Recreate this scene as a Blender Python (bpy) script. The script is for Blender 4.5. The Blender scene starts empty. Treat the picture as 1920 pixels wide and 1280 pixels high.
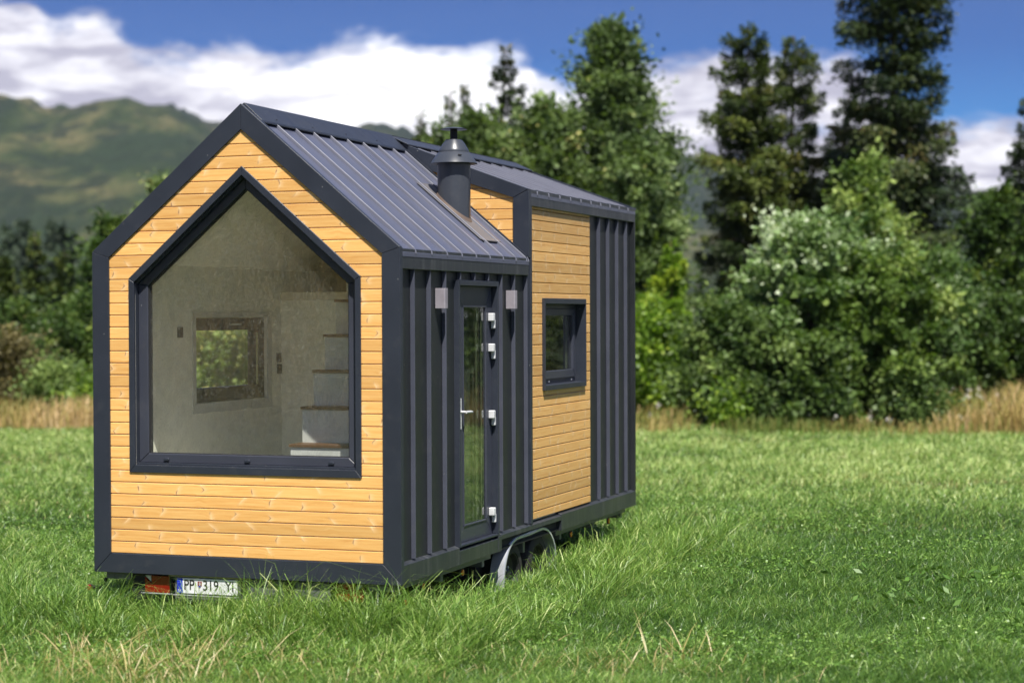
import bpy, bmesh, math, random
import numpy as np
from mathutils import Vector, Matrix

# ------------------------------------------------------------------ camera, sky, sun, exposure
scn = bpy.context.scene
COL = scn.collection
CAM = np.array([7.8221, -12.6372, 1.9106]); YAW, PITCH, ROLL, F = -0.3410, -0.01361, -0.0041, 3631.0
FW = np.array([math.sin(YAW)*math.cos(PITCH), math.cos(YAW)*math.cos(PITCH), math.sin(PITCH)])
RT = np.cross(FW, [0, 0, 1.]); RT /= np.linalg.norm(RT); UP = np.cross(RT, FW)
R2 = RT*math.cos(ROLL)+UP*math.sin(ROLL); U2 = -RT*math.sin(ROLL)+UP*math.cos(ROLL)
cd = bpy.data.cameras.new("camera"); cam = bpy.data.objects.new("camera", cd); COL.objects.link(cam)
cam.matrix_world = Matrix(((R2[0], U2[0], -FW[0], CAM[0]), (R2[1], U2[1], -FW[1], CAM[1]), (R2[2], U2[2], -FW[2], CAM[2]), (0, 0, 0, 1)))
cd.sensor_width = 36; cd.lens = F/1920*36; cd.clip_end = 20000; cd.clip_start = 0.1
cd.dof.use_dof = True; cd.dof.focus_distance = 15.6; cd.dof.aperture_fstop = 1.25
scn.camera = cam
scn.cycles.max_bounces = 14; scn.cycles.diffuse_bounces = 7; scn.cycles.transparent_max_bounces = 16
scn.view_settings.view_transform = 'Standard'; scn.view_settings.look = 'None'
scn.view_settings.exposure = 0.90; scn.view_settings.gamma = 1

SUNV = Vector((0.095, -0.150, 0.310)).normalized()
sd = bpy.data.lights.new("sun", 'SUN'); sd.energy = 4.9; sd.angle = math.radians(0.53); sd.color = (1.0, 0.95, 0.87)
so = bpy.data.objects.new("sun", sd); COL.objects.link(so)
so.rotation_euler = SUNV.to_track_quat('Z', 'Y').to_euler(); so.location = (10, -10, 30)

# ------------------------------------------------------------------ node helper
class S:
    """socket wrapper with arithmetic"""
    def __init__(s, t, k): s.t = t; s.k = k
    def _m(s, op, *a):
        n = s.t.nodes.new('ShaderNodeMath'); n.operation = op
        for i, x in enumerate((s,)+a):
            if isinstance(x, S): s.t.links.new(x.k, n.inputs[i])
            else: n.inputs[i].default_value = x
        return S(s.t, n.outputs[0])
    def __add__(s, o): return s._m('ADD', o)
    def __sub__(s, o): return s._m('SUBTRACT', o)
    def __mul__(s, o): return s._m('MULTIPLY', o)
    def __truediv__(s, o): return s._m('DIVIDE', o)
    def floor(s): return s._m('FLOOR')
    def absv(s): return s._m('ABSOLUTE')
    def exp(s): return s._m('EXPONENT')
    def frac(s): return s._m('FRACT')
    def gt(s, o): return s._m('GREATER_THAN', o)
    def mn(s, o): return s._m('MINIMUM', o)
    def mx(s, o): return s._m('MAXIMUM', o)
    def pw(s, o): return s._m('POWER', o)
    def sq(s): return s*s
    def clamp(s):
        r = s._m('ADD', 0.0); r.k.node.use_clamp = True; return r
class T:
    def __init__(s, tree): s.t = tree; s.n = tree.nodes; s.l = tree.links
    def new(s, ty, **kw):
        n = s.n.new(ty)
        for k, v in kw.items(): setattr(n, k, v)
        return n
    def put(s, inp, v):
        if isinstance(v, S): s.l.new(v.k, inp)
        elif v is not None: inp.default_value = v
    def coord(s, which='Object'): return S(s.t, s.new('ShaderNodeTexCoord').outputs[which])
    def sep(s, v):
        n = s.new('ShaderNodeSeparateXYZ'); s.put(n.inputs[0], v); return [S(s.t, o) for o in n.outputs]
    def comb(s, x, y, z):
        n = s.new('ShaderNodeCombineXYZ')
        for i, v in enumerate((x, y, z)): s.put(n.inputs[i], v)
        return S(s.t, n.outputs[0])
    def noise(s, vec, scale=5, detail=2, rough=.5, dist=0, out=0):
        n = s.new('ShaderNodeTexNoise'); s.put(n.inputs['Vector'], vec); n.inputs['Scale'].default_value = scale
        n.inputs['Detail'].default_value = detail; n.inputs['Roughness'].default_value = rough; n.inputs['Distortion'].default_value = dist
        return S(s.t, n.outputs[out])
    def white(s, x, y=None, z=None):
        n = s.new('ShaderNodeTexWhiteNoise'); n.noise_dimensions = '3D'
        s.put(n.inputs['Vector'], s.comb(x, y if y is not None else 0.0, z if z is not None else 0.0)); return S(s.t, n.outputs['Value'])
    def ramp(s, f, stops, interp='LINEAR'):
        n = s.new('ShaderNodeValToRGB'); s.put(n.inputs[0], f); e = n.color_ramp.elements; n.color_ramp.interpolation = interp
        while len(e) > 1: e.remove(e[-1])
        e[0].position = stops[0][0]; e[0].color = col(stops[0][1])
        for p, c in stops[1:]:
            q = e.new(p); q.color = col(c)
        return S(s.t, n.outputs[0])
    def mix(s, f, a, b, mode='MIX'):
        n = s.new('ShaderNodeMix', data_type='RGBA', blend_type=mode); s.put(n.inputs[0], f)
        s.put(n.inputs[6], a if isinstance(a, S) else col(a)); s.put(n.inputs[7], b if isinstance(b, S) else col(b)); return S(s.t, n.outputs[2])
    def maprange(s, v, a, b, c=0., d=1., smooth=False):
        n = s.new('ShaderNodeMapRange'); s.put(n.inputs[0], v)
        if smooth: n.interpolation_type = 'SMOOTHSTEP'
        for i, x in zip((1, 2, 3, 4), (a, b, c, d)): s.put(n.inputs[i], x)
        return S(s.t, n.outputs[0])
    def attr(s, name, out='Fac'): return S(s.t, s.new('ShaderNodeAttribute', attribute_name=name).outputs[out])
    def bump(s, h, strength=.3, dist=.01):
        n = s.new('ShaderNodeBump'); n.inputs['Strength'].default_value = strength; n.inputs['Distance'].default_value = dist
        s.put(n.inputs['Height'], h); return S(s.t, n.outputs[0])
def col(c): return (c, c, c, 1) if isinstance(c, (int, float)) else (tuple(c)+(1,) if len(c) == 3 else tuple(c))
def material(name):
    m = bpy.data.materials.new(name); m.use_nodes = True; t = T(m.node_tree); t.n.clear()
    out = t.new('ShaderNodeOutputMaterial'); return m, t, out
def principled(t, out, color, rough=.5, metal=0., spec=.5, normal=None, **kw):
    b = t.new('ShaderNodeBsdfPrincipled')
    t.put(b.inputs['Base Color'], color if isinstance(color, S) else col(color)); t.put(b.inputs['Roughness'], rough)
    t.put(b.inputs['Metallic'], metal); t.put(b.inputs['Specular IOR Level'], spec)
    if normal: t.put(b.inputs['Normal'], normal)
    for k, v in kw.items(): t.put(b.inputs[k], v)
    if out: t.l.new(b.outputs[0], out.inputs[0])
    return b

# ------------------------------------------------------------------ world: Nishita sky with a procedural cloud deck
w = bpy.data.worlds.new("World"); scn.world = w; w.use_nodes = True
t = T(w.node_tree); t.n.clear()
sky = t.new('ShaderNodeTexSky', sky_type='NISHITA'); sky.sun_disc = False
sky.sun_elevation = math.asin(SUNV.z); sky.sun_rotation = math.atan2(SUNV.x, SUNV.y)
sky.altitude = 700; sky.air_density = 1.0; sky.dust_density = 0.3; sky.ozone_density = 2.5
g = t.coord('Generated'); gx, gy, gz = t.sep(g)
hor = (gx*gx+gy*gy)._m('SQRT')
el = gz._m('ARCTAN2', hor)*57.2958                      # elevation in degrees
az = gx._m('ARCTAN2', gy)*57.2958                       # azimuth from +Y towards +X
# cloud top elevation against azimuth (view centre is -19.5 deg, half field 14.8 deg)
def azr(px): return math.degrees(YAW+math.atan((px-960)/F))
def elr(y): return math.degrees(math.atan((590-y)/F))
tops = [(-180, .30), (azr(-900), .42), (azr(-300), .66)]
for px, y in [(0, 0), (60, 5), (110, 40), (190, 42), (235, 62), (270, 92), (400, 85), (470, 78), (560, 100), (680, 75), (800, 72), (900, 84), (985, 100), (1015, 150), (1090, 165), (1150, 150), (1215, 112), (1330, 95), (1450, 108), (1600, 120), (1700, 200), (1780, 232), (1850, 228), (1925, 250)]:
    tops.append((azr(px), elr(y)/14))
tops += [(azr(2300), .55), (30, .75), (70, .4), (110, .8), (150, .5), (180, .3)]
n = t.new('ShaderNodeFloatCurve'); t.put(n.inputs['Value'], t.maprange(az, azr(-300)-3, azr(2300)+3))
A0, A1 = azr(-300)-3, azr(2300)+3
cur = n.mapping.curves[0]; pts = [((a-A0)/(A1-A0), v) for a, v in tops if A0 <= a <= A1]
cur.points[0].location = (0, .66); cur.points[1].location = (1, .55)
for p in pts: cur.points.new(*p)
n.mapping.update()
top = S(t.t, n.outputs[0])*14
v1 = t.comb(az*.16, el*.30, 0.0)
nz = t.noise(v1, 2.2, 7, .62, .3)
nzf = t.noise(t.comb(az*.16+31.0, el*.42, 3.0), 5.5, 6, .6, .6)
edge = top+(nz-.5)*2.2+(nzf-.5)*1.2-el
cov = t.maprange(edge, -.20, .65, smooth=True)
holes = t.maprange(t.noise(t.comb(az*.12+7.0, el*.35, 1.0), 3.0, 4, .55), .60, .76, 0., .45)
cov = (cov-holes*t.maprange(az, azr(950), azr(1150))).clamp()
# higher scattered clouds outside the frame light the place and show in reflections
hi = t.maprange(t.noise(g, 2.6, 6, .6, .2), .52, .66, smooth=True)*t.maprange(el, 13., 22.)
cov = cov.mx(hi)
shade = t.noise(t.comb(az*.13+3.0, el*.5+.6, 5.0), 2.6, 5, .6, .4)
# a broad bright bank in the middle, greyer lavender undersides to the left
bright = t.maprange((az-azr(790)).absv(), 1.0, 9.0, 1.0, .0, smooth=True)
cl = t.mix((t.maprange(shade, .40, .60)*.75+bright*.65-.08).clamp(), (5.0, 4.85, 6.0), (12.8, 12.7, 13.1))
skyc = t.mix(1.0, S(t.t, sky.outputs[0]), t.ramp(t.maprange(el, 0., 14.), [(0, (.42, .84, 1.25)), (.30, (.12, .50, .98)), (.55, (.022, .25, .66)), (1, (.004, .135, .45))]), 'MULTIPLY')
# above the frame the sky keeps its natural colour
skyc = t.mix(t.maprange(el, 14., 40.), skyc, t.mix(1.0, S(t.t, sky.outputs[0]), (.72, .85, 1.05), 'MULTIPLY'))
fin = t.mix(cov, skyc, cl)
bg = t.new('ShaderNodeBackground'); t.put(bg.inputs[0], fin); bg.inputs[1].default_value = .062
t.l.new(bg.outputs[0], t.new('ShaderNodeOutputWorld').inputs[0])

# ------------------------------------------------------------------ object helpers
def tag(o, label=None, cat=None, group=None, kind=None):
    for k, v in (('label', label), ('category', cat), ('group', group), ('kind', kind)):
        if v: o[k] = v
    return o
class MB:
    """collects shapes for ONE mesh object"""
    def __init__(s): s.bm = bmesh.new()
    def _add(s, b, bevel=0, seg=1):
        bmesh.ops.recalc_face_normals(b, faces=b.faces[:])
        if bevel > 0:
            bmesh.ops.bevel(b, geom=b.edges[:], offset=bevel, segments=seg, profile=.5, affect='EDGES', clamp_overlap=True)
        me = bpy.data.meshes.new('tmp'); b.to_mesh(me); b.free(); s.bm.from_mesh(me); bpy.data.meshes.remove(me); return s
    def box(s, x0, x1, y0, y1, z0, z1, bevel=.0025):
        b = bmesh.new(); vs = [b.verts.new((x, y, z)) for x in (x0, x1) for y in (y0, y1) for z in (z0, z1)]
        for f in ((0, 1, 3, 2), (4, 6, 7, 5), (0, 4, 5, 1), (2, 3, 7, 6), (0, 2, 6, 4), (1, 5, 7, 3)): b.faces.new([vs[i] for i in f])
        return s._add(b, bevel)
    def prism(s, poly, fn, a, c, bevel=0.):
        """poly: 2-D points, fn(u, v, w) -> xyz, extruded from w=a to w=c"""
        b = bmesh.new(); A = [b.verts.new(fn(u, v, a)) for u, v in poly]; B = [b.verts.new(fn(u, v, c)) for u, v in poly]
        b.faces.new(A); b.faces.new(B[::-1]); k = len(poly)
        for i in range(k): b.faces.new((A[i], A[(i+1) % k], B[(i+1) % k], B[i]))
        return s._add(b, bevel)
    def ring(s, out, inn, fn, a, c, bevel=.0025, gap=.0012):
        k = len(out)
        for i in range(k):
            j = (i+1) % k; q = [Vector(out[i]), Vector(out[j]), Vector(inn[j]), Vector(inn[i])]
            d = (q[1]-q[0]).normalized()*gap
            q = [q[0]+d, q[1]-d, q[2]-d, q[3]+d]
            s.prism([tuple(p) for p in q], fn, a, c, bevel)
        return s
    def lathe(s, prof, cx, cy, cz=0, n=32, axis='Z', cap0=True):
        b = bmesh.new(); rings = []
        for r, z in prof:
            rr = []
            for i in range(n):
                an = 2*math.pi*i/n
                if axis == 'Z': p = (cx+r*math.cos(an), cy+r*math.sin(an), cz+z)
                elif axis == 'X': p = (cx+z, cy+r*math.cos(an), cz+r*math.sin(an))
                else: p = (cx+r*math.cos(an), cy+z, cz+r*math.sin(an))
                rr.append(b.verts.new(p))
            rings.append(rr)
        for A, B in zip(rings, rings[1:]):
            for i in range(n): b.faces.new((A[i], A[(i+1) % n], B[(i+1) % n], B[i]))
        if cap0: b.faces.new(rings[0])
        b.faces.new(rings[-1][::-1])
        return s._add(b)
    def tube(s, pts, rad, n=8):
        b = bmesh.new(); rings = []
        for i, p in enumerate(pts):
            p = Vector(p); d = (Vector(pts[min(i+1, len(pts)-1)])-Vector(pts[max(i-1, 0)])).normalized()
            u = d.orthogonal().normalized(); v = d.cross(u); r = rad[i] if isinstance(rad, (list, tuple)) else rad
            rings.append([b.verts.new(p+u*r*math.cos(2*math.pi*k/n)+v*r*math.sin(2*math.pi*k/n)) for k in range(n)])
        for A, B in zip(rings, rings[1:]):
            # align ring start to avoid twisting
            k0 = min(range(n), key=lambda k: (B[k].co-A[0].co).length); B[:] = B[k0:]+B[:k0]
            for i in range(n): b.faces.new((A[i], A[(i+1) % n], B[(i+1) % n], B[i]))
        b.faces.new(rings[0]); b.faces.new(rings[-1][::-1])
        return s._add(b)
    def build(s, name, mat, parent=None, smooth=False, at=None):
        me = bpy.data.meshes.new(name); s.bm.to_mesh(me); s.bm.free(); me.materials.append(mat)
        o = bpy.data.objects.new(name, me); COL.objects.link(o)
        if parent is not None:
            o.parent = parent; o.location = parent.get('_off', (0, 0, 0)) if at is None else at
        if smooth:
            me.polygons.foreach_set('use_smooth', [True]*len(me.polygons))
            if hasattr(me, 'set_sharp_from_angle'): me.set_sharp_from_angle(angle=math.radians(40))
        return o
def front(u, v, w): return (u, w, v)      # drawn in the XZ plane, extruded along Y
def side(u, v, w): return (w, u, v)       # drawn in the YZ plane, extruded along X
def offs(poly, d):
    """inset of a convex polygon; d: distance for each edge i -> i+1"""
    k = len(poly); L = []
    cx = sum(p[0] for p in poly)/k; cy = sum(p[1] for p in poly)/k
    for i in range(k):
        a, b = Vector(poly[i]), Vector(poly[(i+1) % k]); e = (b-a).normalized(); nn = Vector((-e.y, e.x))
        if nn.dot(Vector((cx, cy))-a) < 0: nn = -nn
        L.append((a+nn*d[i], e))
    out = []
    for i in range(k):
        (p, r), (q, s_) = L[i-1], L[i]; den = r.x*s_.y-r.y*s_.x
        tt = ((q.x-p.x)*s_.y-(q.y-p.y)*s_.x)/den; out.append((p.x+r.x*tt, p.y+r.y*tt))
    return out

# ------------------------------------------------------------------ house materials
def mat_metal(name, base, rough=.42, grain=1.0, streak=0.):
    m, t, out = material(name); o = t.coord()
    n1 = t.noise(o, 2.2, 3, .6); n2 = t.noise(o, 420., 2, .6); n3 = t.noise(o, 1100., 1, .5)
    c = t.mix(t.maprange(n1, .3, .7)*.5, base, tuple(x*1.35 for x in base))
    speck = t.maprange(n3, .62, .78)
    c = t.mix(speck*.35*grain, c, (.16, .17, .20))
    x, y, z = t.sep(o)
    if streak:
        st = t.maprange(t.noise(t.comb(x*1.0, y*28., z*.7), 1., 4, .6), .5, .75)
        c = t.mix(st*streak, c, (.14, .14, .145))
    dust = t.maprange(t.noise(o, 7., 6, .7), .55, .8)
    c = t.mix(dust*.10, c, (.20, .19, .17))
    # a few pale specks of pollen and dirt
    vo = t.new('ShaderNodeTexVoronoi'); vo.inputs['Scale'].default_value = 9.; t.put(vo.inputs['Vector'], o)
    c = t.mix((S(t.t, vo.outputs['Distance'])*-1.+.035).gt(0.)*.5, c, (.4, .4, .38))
    principled(t, out, c, t.maprange(n1, .3, .7, rough-.06, rough+.10), 0., .42, t.bump(n2*.12*grain+t.noise(o, 3.2, 2, .5)*6., .35, .0012)); return m
M = {}
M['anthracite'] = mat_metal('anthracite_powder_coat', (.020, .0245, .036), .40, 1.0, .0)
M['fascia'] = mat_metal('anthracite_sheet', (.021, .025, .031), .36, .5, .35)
M['pan'] = mat_metal('anthracite_wall_sheet_shaded', (.014, .0165, .0185), .42, .5)  # same coat darkened: dark tree reflections put into the pan colour
M['seam'] = mat_metal('anthracite_seam_lit', (.052, .057, .080), .46, 1.2)  # same coat lightened: sun and sky sheen on the ribs as colour
M['roofseam'] = mat_metal('anthracite_roof_seam_lit', (.13, .135, .17), .34, .5)  # lighter again, painting the bright highlights along the roof ribs
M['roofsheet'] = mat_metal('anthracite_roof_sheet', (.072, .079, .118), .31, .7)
M['upvc'] = mat_metal('dark_window_profile', (.036, .040, .056), .36, .25)
M['steel'] = mat_metal('galvanised_steel', (.10, .11, .10), .45, .6)

def mat_wood(name, tone=(1, 1, 1)):
    m, t, out = material(name); o = t.coord(); x, y, z = t.sep(o)
    u = x+y; v = (z-.143)/.0888; pid = v.floor(); vl = v.frac()
    r1 = t.white(pid, 3.3); r2 = t.white(pid, 9.1); u2 = u+r1*50.
    sp = .31
    cell0 = u2/sp; cid = cell0.floor(); rr = t.white(cid, pid, 1.7); rk = t.white(cid, pid, 5.2); rv = t.white(cid, pid, 8.8)
    du = (cell0.frac()-(rr*.5+.25))*sp
    bend = (vl-(rv*.5+.25)).absv()*(rr-.5)*.19+(vl-.5)*(rk-.5)*.06+(t.noise(o, 38., 2)-.5)*.016
    d = du-bend; half = t.maprange((vl-t.white(cid, pid, 2.9)).absv(), .15, .55, 1., 0., True)
    near = (d.sq()*-900.).exp()
    warp = near*(rk-.5)*.35
    gv = t.comb(u2*1.3, (vl+warp)*3.1+r2*40., pid*3.7)
    grain = t.noise(gv, 2.0, 6, .62, .25)
    fine = t.noise(t.comb(u2*7., (vl+warp)*38.+r2*9., pid), 1.6, 4, .7)
    base = t.ramp(grain, [(.28, (.64, .32, .090)), (.44, (.79, .455, .150)), (.60, (.84, .52, .190)), (.78, (.90, .61, .26))])
    base = t.mix(t.maprange(fine, .42, .74)*.30, base, (.52, .235, .07))
    # every board has its own tone
    tn = t.maprange(r1, 0., 1., .80, 1.10); tb = t.comb(tn, tn, tn)
    base = t.mix(1.0, base, tb, 'MULTIPLY')
    on = rk.gt(.15)*half
    pale = ((d.sq()*-22000.).exp()*.7+((d-.012).sq()*-2600.).exp()*.45)*on
    base = t.mix(pale*.62, base, (.93, .70, .42))
    dk = ((d+.003).sq()*-42000.).exp()*t.maprange((vl-(rv*.7+.15)).absv(), .08, .34, 1., 0.)*on
    base = t.mix(dk*.9, base, (.24, .115, .06))
    fine2 = t.maprange(t.noise(t.comb(u2*9., vl*14.+r2*5., pid), 1.2, 2, .5), .70, .78)
    base = t.mix(fine2*.30, base, (.34, .17, .08))
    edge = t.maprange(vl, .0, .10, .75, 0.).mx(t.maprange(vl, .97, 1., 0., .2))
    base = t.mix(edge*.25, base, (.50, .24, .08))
    base = t.mix(1.0, base, tuple(p_*q_ for p_, q_ in zip(tone, (.96, .915, .86))), 'MULTIPLY')
    principled(t, out, base, .50, 0., .35, t.bump(fine, .12, .002)); return m
M['wood'] = mat_wood('oiled_spruce_boards')
M['wood_side'] = mat_wood('oiled_spruce_side_shaded', (.86, .90, .98))  # same boards, tone darkened for the weaker sun on this side

def simple(name, c, rough=.5, metal=0., spec=.5, **kw):
    m, t, out = material(name); o = t.coord(); nn = t.noise(o, 11., 4, .6)
    cc = t.mix(t.maprange(nn, .3, .7), tuple(x*.86 for x in c), tuple(min(1, x*1.1) for x in c))
    principled(t, out, cc, rough, metal, spec, t.bump(t.noise(o, 160., 2), .08, .001), **kw); return m
M['inner_frame'] = simple('dark_brown_inner_frame', (.018, .012, .009), .5)
M['spacer'] = simple('pale_spacer', (.62, .62, .48), .4)
M['black'] = simple('black_parts_and_gap_shade', (.012, .012, .013), .8)  # for real black parts, and for black fills standing for shaded gaps
M['white_wall'] = simple('interior_white_paint', (.90, .89, .83), .7)
M['white_metal'] = simple('white_lacquer', (.58, .59, .60), .35)
M['lamp'] = simple('lavender_grey_lamp_paint', (.26, .24, .27), .45)
M['tread'] = simple('brown_oiled_oak', (.11, .05, .02), .45)
M['floorwood'] = simple('laminate_floor', (.72, .66, .56), .45)
M['rubber'] = simple('tyre_rubber', (.016, .015, .014), .75)
M['rim'] = simple('steel_wheel', (.045, .045, .05), .5, .5)
M['fender'] = simple('silver_painted_fender', (.46, .48, .52), .22, .35)
M['red'] = simple('red_lens', (.19, .007, .004), .18, 0, .8)
M['orange'] = simple('orange_lens', (.75, .22, .01), .25, 0, .8)
M['clear_lens'] = simple('clear_lens', (.55, .56, .55), .15, 0, .8)
M['plate_white'] = simple('plate_white', (.72, .73, .74), .35)
M['plate_blue'] = simple('plate_blue', (.01, .03, .42), .35)
M['plate_black'] = simple('plate_black', (.01, .01, .012), .4)
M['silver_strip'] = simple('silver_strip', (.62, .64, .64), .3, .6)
M['flue'] = mat_metal('flue_coating', (.036, .041, .052), .30, .3)
M['rust'] = simple('rusty_flashing', (.12, .085, .065), .6)
M['flash'] = mat_metal('dusty_flashing', (.11, .105, .11), .45, .8)
M['yellow_strip'] = simple('yellowed_edge_strip', (.36, .35, .17), .6)

def mat_glass(name, tint=(.98, .99, .96), ior=1.62, veil=1.):
    m, t, out = material(name)
    fr = t.new('ShaderNodeFresnel'); bk_ = S(t.t, t.new('ShaderNodeNewGeometry').outputs['Backfacing']); t.put(fr.inputs[0], bk_*(1./ior-ior)+ior)   # same reflectance at both faces of the pane
    tr = t.new('ShaderNodeBsdfTransparent'); tr.inputs[0].default_value = col(tint)
    gl = t.new('ShaderNodeBsdfGlossy'); gl.inputs[0].default_value = (1, 1, 1, 1); gl.inputs['Roughness'].default_value = .0
    mx = t.new('ShaderNodeMixShader'); t.l.new(fr.outputs[0], mx.inputs[0]); t.l.new(tr.outputs[0], mx.inputs[1]); t.l.new(gl.outputs[0], mx.inputs[2])
    # thin film of dust, with pale streaks painting dry-grass reflections
    df = t.new('ShaderNodeBsdfDiffuse'); df.inputs[0].default_value = (.5, .5, .44, 1)
    o = t.coord(); xg, yg, zg = t.sep(o)
    sp1 = t.maprange(t.noise(t.comb(xg*2.2+zg*.5, yg, zg*.8), 80., 2, .5), .60, .70); sp2 = t.maprange(t.noise(t.comb(xg*2.0-zg*.9+5.0, yg, zg*.8), 66., 2, .5), .60, .70)
    du = (t.maprange(t.noise(o, 3.0, 6, .7), .4, .8, .008, .020)+sp1.mx(sp2)*.13)*veil
    m2 = t.new('ShaderNodeMixShader'); t.put(m2.inputs[0], du); t.l.new(mx.outputs[0], m2.inputs[1]); t.l.new(df.outputs[0], m2.inputs[2])
    t.l.new(m2.outputs[0], out.inputs[0]); return m
M['glass'] = mat_glass('window_glass')
M['glass_dark'] = mat_glass('side_glass', (.64, .68, .62), 2.1, .2); M['glass_clear'] = mat_glass('clear_glass', (.98, .99, .97), 1.3, .1)

# ------------------------------------------------------------------ the house on wheels
GZ = -.41
house = bpy.data.objects.new('tiny_house', None); COL.objects.link(house)
house.location = (1.25, 3.03, GZ); house['_off'] = (-1.25, -3.03, -GZ)
tag(house, 'small gabled tiny house on a trailer with anthracite metal and golden timber cladding', 'tiny house')
HE, HP = 2.395, 3.457; SL = (HP-HE)/1.25
gab = [(0, 0), (2.5, 0), (2.5, HE), (1.25, HP), (0, HE)]
gin = [(.142, .142), (2.360, .142), (2.360, 2.351), (1.25, 3.270), (.140, 2.351)]
MB().ring(gab, gin, front, 0, .05, .0014, .0016).build('gable_frame', M['anthracite'], house)
# window opening
win = [(.305, .752), (2.192, .752), (2.192, 2.193), (1.25, 3.004), (.305, 2.193)]
wt = offs(win, [.055, .045, .050, .050, .045])
ws = offs(wt, [.016, 0.002, .012, .012, .002])
wg = offs(ws, [.068, .078, .058, .058, .078])
def xr(poly, z, right):
    """x of the left/right side of a gable polygon at height z (poly: bl, br, er, pk, el)"""
    bl, br, er, pk, el_ = poly
    if right:
        if z <= er[1]: return er[0]
        return er[0]+(pk[0]-er[0])*(z-er[1])/(pk[1]-er[1])
    if z <= el_[1]: return el_[0]
    return el_[0]+(pk[0]-el_[0])*(z-el_[1])/(pk[1]-el_[1])
def boards(zs0, zs1, spans, fn, w_face, w_back, z_first=.143, pitch=.0888):
    """spans(z) -> list of (u0, u1) visible at height z; boards with chamfered lips"""
    mb = MB(); k = int(math.floor((zs0-z_first)/pitch)); G = .0035; CH = .006
    while z_first+k*pitch < zs1:
        a = max(z_first+k*pitch+G/2, zs0); b = min(z_first+(k+1)*pitch-G/2, zs1); k += 1
        if b-a < .006: continue
        cuts = sorted({a, b}|{c for c in BREAKS if a < c < b})
        for z0, z1 in zip(cuts, cuts[1:]):
            s0, s1 = spans(z0+1e-5), spans(z1-1e-5)
            if len(s0) != len(s1): s0, s1 = (s0, s0) if len(s0) < len(s1) else (s1, s1)
            for (l0, r0), (l1, r1) in zip(s0, s1):
                if max(r0-l0, r1-l1) < .004: continue
                lo, hi = z0 == a, z1 == b
                za = z0+(CH if lo else 0); zb = z1-(CH*.5 if hi else 0)
                f = lambda z: ((l0+(l1-l0)*(z-z0)/(z1-z0)), (r0+(r1-r0)*(z-z0)/(z1-z0)))
                bm = mb.bm
                rows = [(z0, w_back if lo else w_face)] + ([(za, w_face)] if lo else []) + ([(zb, w_face)] if hi else []) + [(z1, w_face+(w_back-w_face)*.25 if hi else w_face)]
                if hi: rows.append((z1, w_back))
                vs = []
                for z, wv in rows:
                    l, r = f(min(max(z, z0), z1)); vs.append((bm.verts.new(fn(l, z, wv)), bm.verts.new(fn(r, z, wv))))
                for (p, q), (p2, q2) in zip(vs, vs[1:]): bm.faces.new((p, q, q2, p2))
    bmesh.ops.recalc_face_normals(mb.bm, faces=mb.bm.faces[:])
    for f_ in mb.bm.faces:
        f_.normal_update()
        nrm = f_.normal
        out = Vector((0, -1, 0)) if fn is front else Vector((1, 0, 0))
        if nrm.dot(out) < -.05: f_.normal_flip()
    return mb
BREAKS = [win[0][1], win[2][1], win[3][1], gin[2][1]]
def sp_front(z):
    L, R = xr(gin, z, False), xr(gin, z, True)
    if win[0][1] < z < win[3][1]:
        return [(L, xr(win, z, False)), (xr(win, z, True), R)]
    return [(L, R)]
gb = boards(.143, 3.268, sp_front, front, .014, .026).build('timber_cladding', M['wood'], house)
tag(gb, 'golden horizontal boards of the window gable')
# solid core of the gable walls, white inside
core_in = [(win[0][0]+.03, win[0][1]+.03), (win[1][0]-.03, win[1][1]+.03), (win[2][0]-.03, win[2][1]-.01), (1.25, win[3][1]-.04), (win[4][0]+.03, win[4][1]-.01)]
gcore = [(.02, .03), (2.44, .03), (2.44, 2.34), (1.25, 3.37), (.02, 2.34)]
MB().ring(gcore, core_in, front, .0262, .15, 0, 0).build('gable_wall', M['white_wall'], house)
wtr = MB().ring(win, wt, front, .004, .030, .002)
wtr.ring(wt, ws, front, .0305, .150, .001)   # reveal lining
# outer casing sides between face and reveal
wtr.ring(offs(win, [.001]*5), offs(win, [.012]*5), front, .012, .05, 0, 0)
picture = MB()
picture.ring(ws, wg, front, .070, .145, .004)
frame = wtr.build('window_surround', M['anthracite'], house)
frame['label'] = 'dark five-sided surround of the big gable window'
pw_ = picture.build('picture_window', M['upvc'], house)
MB().prism(offs(wg, [-.012]*5), front, .100, .124).build('pane', M['glass'], pw_, at=(0, 0, 0))
gk = MB().ring(wg, offs(wg, [.006]*5), front, .082, .1245, 0, 0).build('gasket', M['black'], pw_, at=(0, 0, 0))
for x in (.585, 1.255, 1.93):
    mb = MB(); mb.prism([(x-.024, .848), (x-.018, .840), (x+.018, .840), (x+.024, .848), (x+.018, .862), (x-.018, .862)], front, .054, .0699, .003)
    mb.build('drain_cap', M['anthracite'], pw_, at=(0, 0, 0))

MB().box(wt[0][0]+.01, wt[1][0]-.01, .060, .069, wt[0][1]+.001, wt[0][1]+.006, .0008).build('sill_highlight', M['silver_strip'], frame, at=(0, 0, 0))  # pale strip painting the sunlit highlight along the sill
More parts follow.
